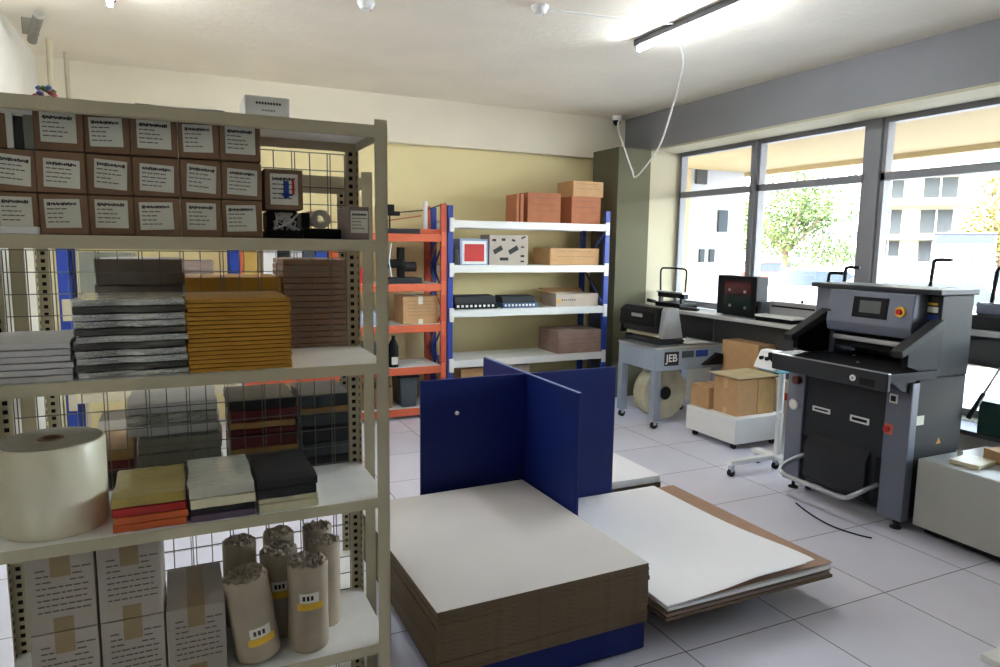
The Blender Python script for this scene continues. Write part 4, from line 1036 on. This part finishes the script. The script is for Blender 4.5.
# ------------------------------------------------------------------ strapping machine table with laminator
t = thing('strapping_machine', 'pale blue grey strapping table on casters with a large strap reel below', 'machine', (4.2, 5.13, 0))
SX0, SX1, SY0, SY1 = 3.79, 4.57, 4.85, 5.42
MB().box((SX0+.001, SY0+.001, .53), (SX1-.001, SY1, .725), bev=.005).build('cabinet', tableg, t)
MB().box((SX0-.005, SY0-.005, .726), (SX1+.005, SY1+.005, .745), bev=.004).build('table_top', chrome, t)
for (x, y) in ((SX0, SY0), (SX0, SY1-.07), (SX1-.07, SY0), (SX1-.07, SY1-.07)):
    l = MB().box((x, y, .075), (x+.07, y+.07, .529), bev=.003).build('leg', tableg, t)
    MB().cyl((x+.035, y+.02, .033), (x+.035, y+.05, .033), .032, n=20).build('caster', rubber, l)
    MB().box((x+.02, y+.015, .035), (x+.05, y+.055, .0745)).build('caster_fork', chrome, l)
MB().ring((4.0, 5.04, .30), (0, 1, 0), .075, .225, .15, n=48).build('strap_reel', beige, t)
for yy in (4.962, 5.118): MB().ring((4.0, yy, .30), (0, 1, 0), .03, .24, .004, n=48).build('reel_flange', mat('reel_card', s(206,202,176), .5), t)
MB().ring((4.0, 4.957, .30), (0, 1, 0), .03, .06, .006, n=32).build('reel_boss', mach, t)
MB().cyl((4.0, 4.945, .30), (4.0, 5.20, .30), .0295, n=20).build('reel_hub', mach, t)
MB().box((3.94, 5.14, .29), (4.06, 5.16, .529)).build('hub_bracket', tableg, t)
b = MB(); b.box((3.885, SY0-.0015, .575), (4.045, SY0+.0005, .70), bev=0); lp = b.build('logo_plate', machd, t)
cu = bpy.data.curves.new('logo_text', 'FONT'); cu.body = 'JEB'; cu.size = .095; cu.align_x = 'CENTER'; cu.align_y = 'CENTER'; cu.extrude = .0006; cu.offset = .0015
tx = bpy.data.objects.new('lettering_tmp', cu); C.objects.link(tx); tx.rotation_euler = (PI/2, 0, 0); tx.location = (3.965, SY0-.0025, .64)
bpy.context.view_layer.update()
me = bpy.data.meshes.new_from_object(tx); me.transform(tx.matrix_world); me.transform(Matrix.Translation(-WL[t.name])); me.materials.clear(); me.materials.append(white)
lo = bpy.data.objects.new('lettering', me); C.objects.link(lo); lo.parent = lp; bpy.data.objects.remove(tx)
WL[lo.name] = WL[t.name]
MB().box((4.24, SY0-.0015, .64), (4.38, SY0+.0005, .70)).build('blue_label', bluel, t)
MB().box((4.08, SY0-.0015, .64), (4.215, SY0+.0005, .70)).build('grey_label', slate, t)
MB().prism([(4.30, .565), (4.52, .565), (4.52, .66), (4.47, .67)], 1, SY0-.05, SY0-.0005).build('control_guard', black, t)
# laminator on top
t = thing('roll_laminator', 'black roll laminator with grey end cap on top of the strapping table', 'laminator', (4.04, 5.18, .745))
MB().prism([(3.83, .90), (3.84, 1.03), (3.90, 1.075), (4.06, 1.075), (4.13, 1.02), (4.13, .90)], 1, 5.03, 5.57, bev=.006).build('hood', black, t)
MB().prism([(3.865, .90), (4.12, .90), (4.10, .84), (3.88, .84)], 1, 5.04, 5.56).build('roller_frame', machd, t)
for x in (3.93, 4.05): MB().cyl((x, 5.04, .815), (x, 5.55, .815), .023, n=16).build('roller', beige, t)
MB().prism([(3.88, .80), (3.91, 1.055), (3.93, 1.08), (4.03, 1.08), (4.06, 1.05), (4.12, .80)], 1, 4.965, 5.028, bev=.008).build('end_cap', mat('warm_grey_plastic', s(150,150,150), .5), t)
MB().prism([(3.86, .80), (3.89, 1.02), (4.09, 1.02), (4.12, .80)], 1, 5.572, 5.60, bev=.005).build('end_cap', black, t)
MB().box((3.82, 5.20, .98), (3.8295, 5.36, 1.01)).build('silver_badge', chrome, t)
MB().box((3.85, 4.97, .746), (4.14, 5.50, .785), bev=.004).build('base', machd, t)
for y in (4.97, 5.47): MB().box((3.86, y, .7852), (4.12, y+.03, .799)).build('riser', machd, t)
for o_ in kids(t):
    for v_ in o_.data.vertices: v_.co.x += .06
pp = thing('clear_bag', 'crumpled clear plastic bag at the rear of the strapping table', 'plastic bag', (3.86, 5.0, .745))
tag(MB().slab(4.18, 4.44, 4.90, 5.2, lambda u, v: (0, 0, .752+.006*math.sin(u*9)*math.sin(v*7)+.006), .003, 10, 10).build('paper_sheet', white), 'white sheet lying on the strapping table right of the laminator', 'sheet')
bpy.data.objects.remove(pp)
tag(MB().box((4.20, 5.24, .746), (4.45, 5.40, .79), bev=.004).build('tray', machd), 'dark tray at the rear right of the strapping table', 'tray')

# ------------------------------------------------------------------ white trolley with cartons
t = thing('low_trolley', 'low white box trolley carrying brown cartons', 'trolley', (4.25, 4.33, 0))
MB().box((3.99, 4.06, .055), (4.52, 4.65, .265), bev=.006).build('body', white, t)
for (x, y) in ((4.04, 4.12), (4.04, 4.58), (4.46, 4.12), (4.46, 4.58)):
    MB().cyl((x, y-.012, .0265), (x, y+.012, .0265), .0255, n=18).build('caster', rubber, t)
t = carton('carton', .24, .22, .19, kraft2, 'smaller brown carton at the left on the white trolley', textrows=4); at_origin(t, (4.14, 4.525, .266), 0)
t = carton('carton', .27, .22, .30, kraft2, 'tall brown carton on the white trolley under the pale board, left one', textrows=0, tapem=mat('tan_tape', s(205,170,120), .3)); at_origin(t, (4.165, 4.26, .266), PI*1.5)
t = carton('carton', .27, .19, .30, mat('kraft_gold', s(196,160,104), .8), 'tall brown carton on the white trolley under the pale board, right one'); at_origin(t, (4.375, 4.26, .266), PI*1.5)
tag(MB().slab(4.03, 4.48, 4.10, 4.46, lambda u, v: (0, 0, .582+.012*abs(u-.45)), .005, 8, 8).build('pale_board', mat('pale_board', s(206,190,150), .7)), 'pale board lying on top of the two tall cartons on the white trolley', 'board')
t = carton('carton', .44, .20, .79, kraft2, 'tall golden brown carton between the strapping table and the window worktop'); at_origin(t, (4.64, 4.62, .001), PI*1.5)

# ------------------------------------------------------------------ pedestal controller stand
t = thing('pedestal_stand', 'white control pedestal on wheels between trolley and paper cutter', 'pedestal', (3.86, 3.6, 0))
PX, PY = 3.96, 3.60
MB().cyl((PX, PY, .12), (PX, PY, .74), .023, n=20).build('pole', white, t)
MB().box((3.50, PY-.02, .085), (3.99, PY+.035, .12), bev=.006).build('base_bar', white, t)
MB().box((PX-.05, PY-.15, .0855), (PX+.02, PY-.021, .115), bev=.004).build('base_bar', white, t)
MB().box((PX-.05, PY+.036, .0855), (PX+.02, PY+.20, .115), bev=.004).build('base_bar', white, t)
for (x, y) in ((3.53, PY+.008), (3.96, PY+.008), (PX-.015, PY-.13), (PX-.015, PY+.17)):
    c = MB().cyl((x, y-.012, .0285), (x, y+.012, .0285), .028, n=18).build('caster', rubber, t)
    MB().box((x-.014, y-.016, .035), (x+.014, y+.016, .085)).build('caster_fork', chrome, c)
MB().box((PX-.12, PY-.10, .745), (PX+.07, PY+.12, .757), bev=.003).build('tray', cyanl, t)
hd = MB().prism([(PX-.14, .758), (PX-.07, .885), (PX+.0, .89), (PX+.03, .758)], 1, PY-.06, PY+.15, bev=.008).build('control_head', white, t)
for k in range(3): MB().cyl((PX-.121, PY-.01+k*.055, .832), (PX-.095, PY-.01+k*.055, .832), .014, n=12).build('dial', black, hd)
MB().ring((PX-.03, PY-.03, .42), (0, 1, 0), .022, .03, .01).build('clamp_ring', white, t)

# ------------------------------------------------------------------ outside
GZ = -.25
tag(MB().box((XW+.201, -40, GZ-.3), (120, 130, GZ)).build('street_ground', asph), 'pale asphalt yard outside the window', 'ground', kind='structure')
t = thing('canopy', 'beige concrete canopy slab above the window outside', 'canopy', (6.6, 4, 2.8))
MB().box((XW+.2, -6, 2.76), (7.75, 8.0, 3.06)).build('slab', canm, t)
MB().box((7.75, -6, 2.70), (7.86, 8.0, 3.2)).build('fascia', canm, t)
t = thing('building_wing', 'white wing of the same building left outside the window', 'building', (6.9, 9, GZ))
MB().box((XW+.21, 8.05, GZ), (7.85, 11, 6.5)).build('wall', facw, t)
for (pa, pb) in (((718, 210), (726, 232)), ((699, 249), (703, 262)), ((709, 249), (713, 262))):
    a = P(*pa, 1, 8.05); b = P(*pb, 1, 8.05)
    MB().box((a.x, 8.02, b.z), (b.x, 8.0495, a.z)).build('window', fwin, t)
MB().box((XW+.21, 8.0, GZ), (6.74, 8.0495, 2.759)).build('beige_wall', canm, t)
# conditioning unit on wing
a = P(697, 178, 1, 8.0); MB().box((a.x, 8.0, a.z-.08), (a.x+.2, 8.049, a.z+.15), bev=.01).build('wall_lamp', mach, t)

def facade(cx, dist, label, wall, w0, w1, h, wins, slabs=(), depth=12, roof=None, gname='building'):
    """building seen across the yard; local x to the right, y away, z up"""
    d = ray(cx, 250); d.z = 0; d.normalize()
    ang = math.atan2(d.y, d.x)-PI/2
    o = Vector((d.x*dist, d.y*dist, GZ))
    t = thing(gname, label, 'building', o)
    M = Matrix.Rotation(ang, 4, 'Z')
    def loc(px, py):
        q = ray(px, py); n = d; tt = (o-Vector((0, 0, H))).dot(n)/q.dot(n)
        w = Vector((0, 0, H))+q*tt-o
        l = M.inverted() @ w; return l
    xs = [loc(w0, 250).x, loc(w1, 250).x]
    def bx(name, a, b, m_, par=None):
        mb = MB(); mb.box(a, b)
        mb.bm.transform(Matrix.Translation(o) @ M)
        return mb.build(name, m_, par or t)
    bx('wall', (xs[0], 0, 0), (xs[1], depth, h), wall)
    for (a, b, c, e_) in wins:
        l0 = loc(a, b); l1 = loc(c, e_)
        f = bx('window', (l0.x, -.05, l1.z), (l1.x, -.001, l0.z), fwin)
        mx_ = (l0.x+l1.x)/2; bx('window_bar', (mx_-.04*dist/40, -.09, l1.z), (mx_+.04*dist/40, -.051, l0.z), facw, f)
    for (a, b, c, e_) in slabs:
        l0 = loc(a, b); l1 = loc(c, e_)
        bx('balcony_slab', (l0.x, -1.2, l1.z), (l1.x, -.001, l0.z), facb)
    if roof: bx('roof', (xs[0]-.3, -.4, h), (xs[1]+.3, depth, h+.8), roof)
    return t
wins = []
for y in (151, 172, 193, 214, 235, 256):
    for x in (775, 801, 826, 853, 868, 895):
        wins.append((x-4, y-4, x+4, y+6))
facade(820, 62, 'tall white apartment block with rows of small windows beyond the tree', facw, 752, 905, 24, wins)
wins = [(884, 155, 903, 163), (926, 151, 942, 161), (879, 181, 903, 198), (925, 178, 957, 197), (879, 210, 900, 234), (921, 210, 951, 233), (877, 241, 898, 256), (919, 241, 945, 262)]
sl_ = [(878, 201, 985, 205), (876, 236, 955, 240), (878, 166, 985, 170)]
facade(915, 36, 'cream unfinished building with large openings and balcony slabs', facb, 877, 962, 14, wins, sl_, 9)
facade(990, 70, 'low white building with a green roof behind the autumn tree', facw, 963, 1060, 8.6, [(968+8*i, 190, 972+8*i, 196) for i in range(6)], (), 10, mat('green_roof', s(70,150,110), .6))

def tree(px, dist, top_py, bot_py, wpx, m_, label, seed, n=1500):
    d = ray(px, 250); d.z = 0; d.normalize(); o = Vector((d.x*dist, d.y*dist, GZ))
    sc = dist*1.18/FPX
    zt = H+(252-top_py)*sc; zb = H+(252-bot_py)*sc; rw = wpx*sc/2; cz = (zt+zb)/2; rz = (zt-zb)/2
    t = thing('tree', label, 'tree', o); rr = random.Random(seed)
    g = MB(); g.tube([o, o+Vector((.05, 0, (cz-GZ)*.5)), o+Vector((0, .05, cz-GZ))], [.16, .12, .06], n=8)
    for k in range(6):
        a = k*1.05; g.tube([o+Vector((0, 0, (cz-GZ)*.65)), o+Vector((math.cos(a)*rw*.3, math.sin(a)*rw*.3, cz-GZ-.2)), o+Vector((math.cos(a)*rw*.6, math.sin(a)*rw*.6, cz-GZ+rz*.4))], [.06, .04, .02], n=6)
    g.build('trunk', bark, t)
    bm = MB(); blobs = [(Vector((rr.uniform(-.6, .6)*rw, rr.uniform(-.6, .6)*rw, cz-GZ+rr.uniform(-.65, .65)*rz)), rr.uniform(.3, .55)) for _ in range(12)]
    for i in range(n):
        c, q = rr.choice(blobs)
        v = Vector((rr.gauss(0, 1), rr.gauss(0, 1), rr.gauss(0, 1))).normalized()*(rr.random()**.4)*q
        p = o+c+Vector((v.x*rw, v.y*rw, v.z*rz)); a = rr.uniform(.07, .15)*dist/22
        R = Euler((rr.uniform(-1, 1), rr.uniform(-1, 1), rr.uniform(0, 6.3))).to_matrix()
        vs = [bm.bm.verts.new(p+R @ Vector(w)*a) for w in ((-.5, 0, 0), (0, -.3, .05), (.5, 0, 0), (0, .3, .05))]
        bm.bm.faces.new(vs)
    fo = bm.build('foliage', m_, t)
tree(785, 24, 193, 274, 104, leafm, 'light green leafy tree outside the middle window', 3, 8000)
tree(738, 27, 200, 272, 26, leafm, 'narrow green tree beside the white wing outside', 5, 2400)
tree(1002, 26, 188, 275, 64, leafy, 'yellow green autumn tree at the right outside the window', 8, 5000)

def car(px, dist, m_, label, side=1):
    d = ray(px, 250); d.z = 0; d.normalize(); o = Vector((d.x*dist, d.y*dist, GZ))
    t = thing('car', label, 'car', o); L, W = 4.3, 1.75
    M = Matrix.Translation(o) @ Matrix.Rotation(math.atan2(d.y, d.x)-PI/2+.25*side, 4, 'Z')
    def fin(mb, n, mm_, par=None):
        mb.bm.transform(M); return mb.build(n, mm_, par or t)
    body = MB().prism([(-L/2, .35), (-L/2, .75), (-L/2+.15, .85), (-1.2, .95), (-.6, 1.42), (.9, 1.45), (1.5, 1.02), (L/2-.05, .92), (L/2, .4), (L/2-.2, .25), (-L/2+.2, .25)], 1, -W/2, W/2, bev=.05)
    fin(body, 'body', m_)
    for sgn in (-1, 1):
        g = MB().prism([(-1.08, .98), (-.55, 1.36), (.82, 1.38), (1.3, 1.02)], 1, sgn*(W/2+.001), sgn*(W/2+.01)); fin(g, 'side_window', card)
    for x in (-1.35, 1.35):
        for sgn in (-1, 1):
            w = fin(MB().cyl((x, sgn*(W/2-.12), .32), (x, sgn*(W/2+.02), .32), .32, n=20), 'wheel', rubber)
            fin(MB().cyl((x, sgn*(W/2+.02), .32), (x, sgn*(W/2+.03), .32), .19, n=16), 'hub_cap', chrome, w)
car(908, 14, carw, 'white car parked outside behind the paper cutter', 1)
car(962, 24, carw, 'second white car parked outside right of the first white one', 1)
car(822, 19.5, carw, 'white car parked outside below the green tree', -1)
car(772, 30, carr, 'red car parked far outside at the left below the green tree', 1)
# billboard
d = ray(963, 250); o = Vector((0, 0, H))+ray(965, 248)*18; 
d2 = Vector((d.x, d.y, 0)).normalized(); ang = math.atan2(d2.y, d2.x)-PI/2
t = thing('street_billboard', 'white billboard with a blue picture strip and red lettering outside', 'billboard', (o.x, o.y, GZ))
M = Matrix.Translation((o.x, o.y, GZ)) @ Matrix.Rotation(ang, 4, 'Z')
def bb(n, a, b, mm_, par=None):
    mb = MB(); mb.box(a, b); mb.bm.transform(M); return mb.build(n, mm_, par or t)
z0 = H-GZ
pn = bb('panel', (-.70, 0, z0-.75), (.66, .12, z0+.50), facw)
bb('picture_strip', (-.66, -.02, z0+.22), (.62, -.001, z0+.42), mat('light_blue_print', s(30,62,92), .9), pn)
bb('top_bar', (-.70, -.02, z0+.43), (.66, -.001, z0+.49), mat('navy_print', s(14,20,48), .9), pn)
for k in range(4): bb('red_lettering', (-.0+k*.15, -.02, z0-.30), (.10+k*.15, -.001, z0-.17), redm, pn)
for x in (-.6, .5): bb('support_post', (x, .02, 0), (x+.08, .10, z0-.751), mach)

# ------------------------------------------------------------------ light
W = bpy.data.worlds.new('World'); bpy.context.scene.world = W; W.use_nodes = True
bg = W.node_tree.nodes['Background']
sky = W.node_tree.nodes.new('ShaderNodeTexSky'); sky.sky_type = 'NISHITA'; sky.sun_disc = False
sky.sun_elevation = math.radians(50); sky.sun_rotation = math.radians(250); sky.air_density = 1.5; sky.dust_density = 4.0; sky.ozone_density = 1
mx = W.node_tree.nodes.new('ShaderNodeMix'); mx.data_type = 'RGBA'; mx.inputs[0].default_value = .75
W.node_tree.links.new(sky.outputs[0], mx.inputs[6]); mx.inputs[7].default_value = (.86, .94, 1.06, 1)
W.node_tree.links.new(mx.outputs[2], bg.inputs['Color']); bg.inputs['Strength'].default_value = 3.4
sd = bpy.data.lights.new('sun', 'SUN'); sd.energy = 2.5; sd.angle = math.radians(3); sd.color = (1, .96, .9)
so = bpy.data.objects.new('sun', sd); C.objects.link(so); so.rotation_euler = (math.radians(38), 0, math.radians(-62))
sc = bpy.context.scene
sc.view_settings.view_transform = 'Standard'; sc.view_settings.look = 'None'; sc.view_settings.gamma = 1; sc.view_settings.use_curve_mapping = False
sc.view_settings.exposure = 2.32
try:
    sc.cycles.max_bounces = 10; sc.cycles.diffuse_bounces = 6; sc.cycles.transparent_max_bounces = 16
except Exception: pass
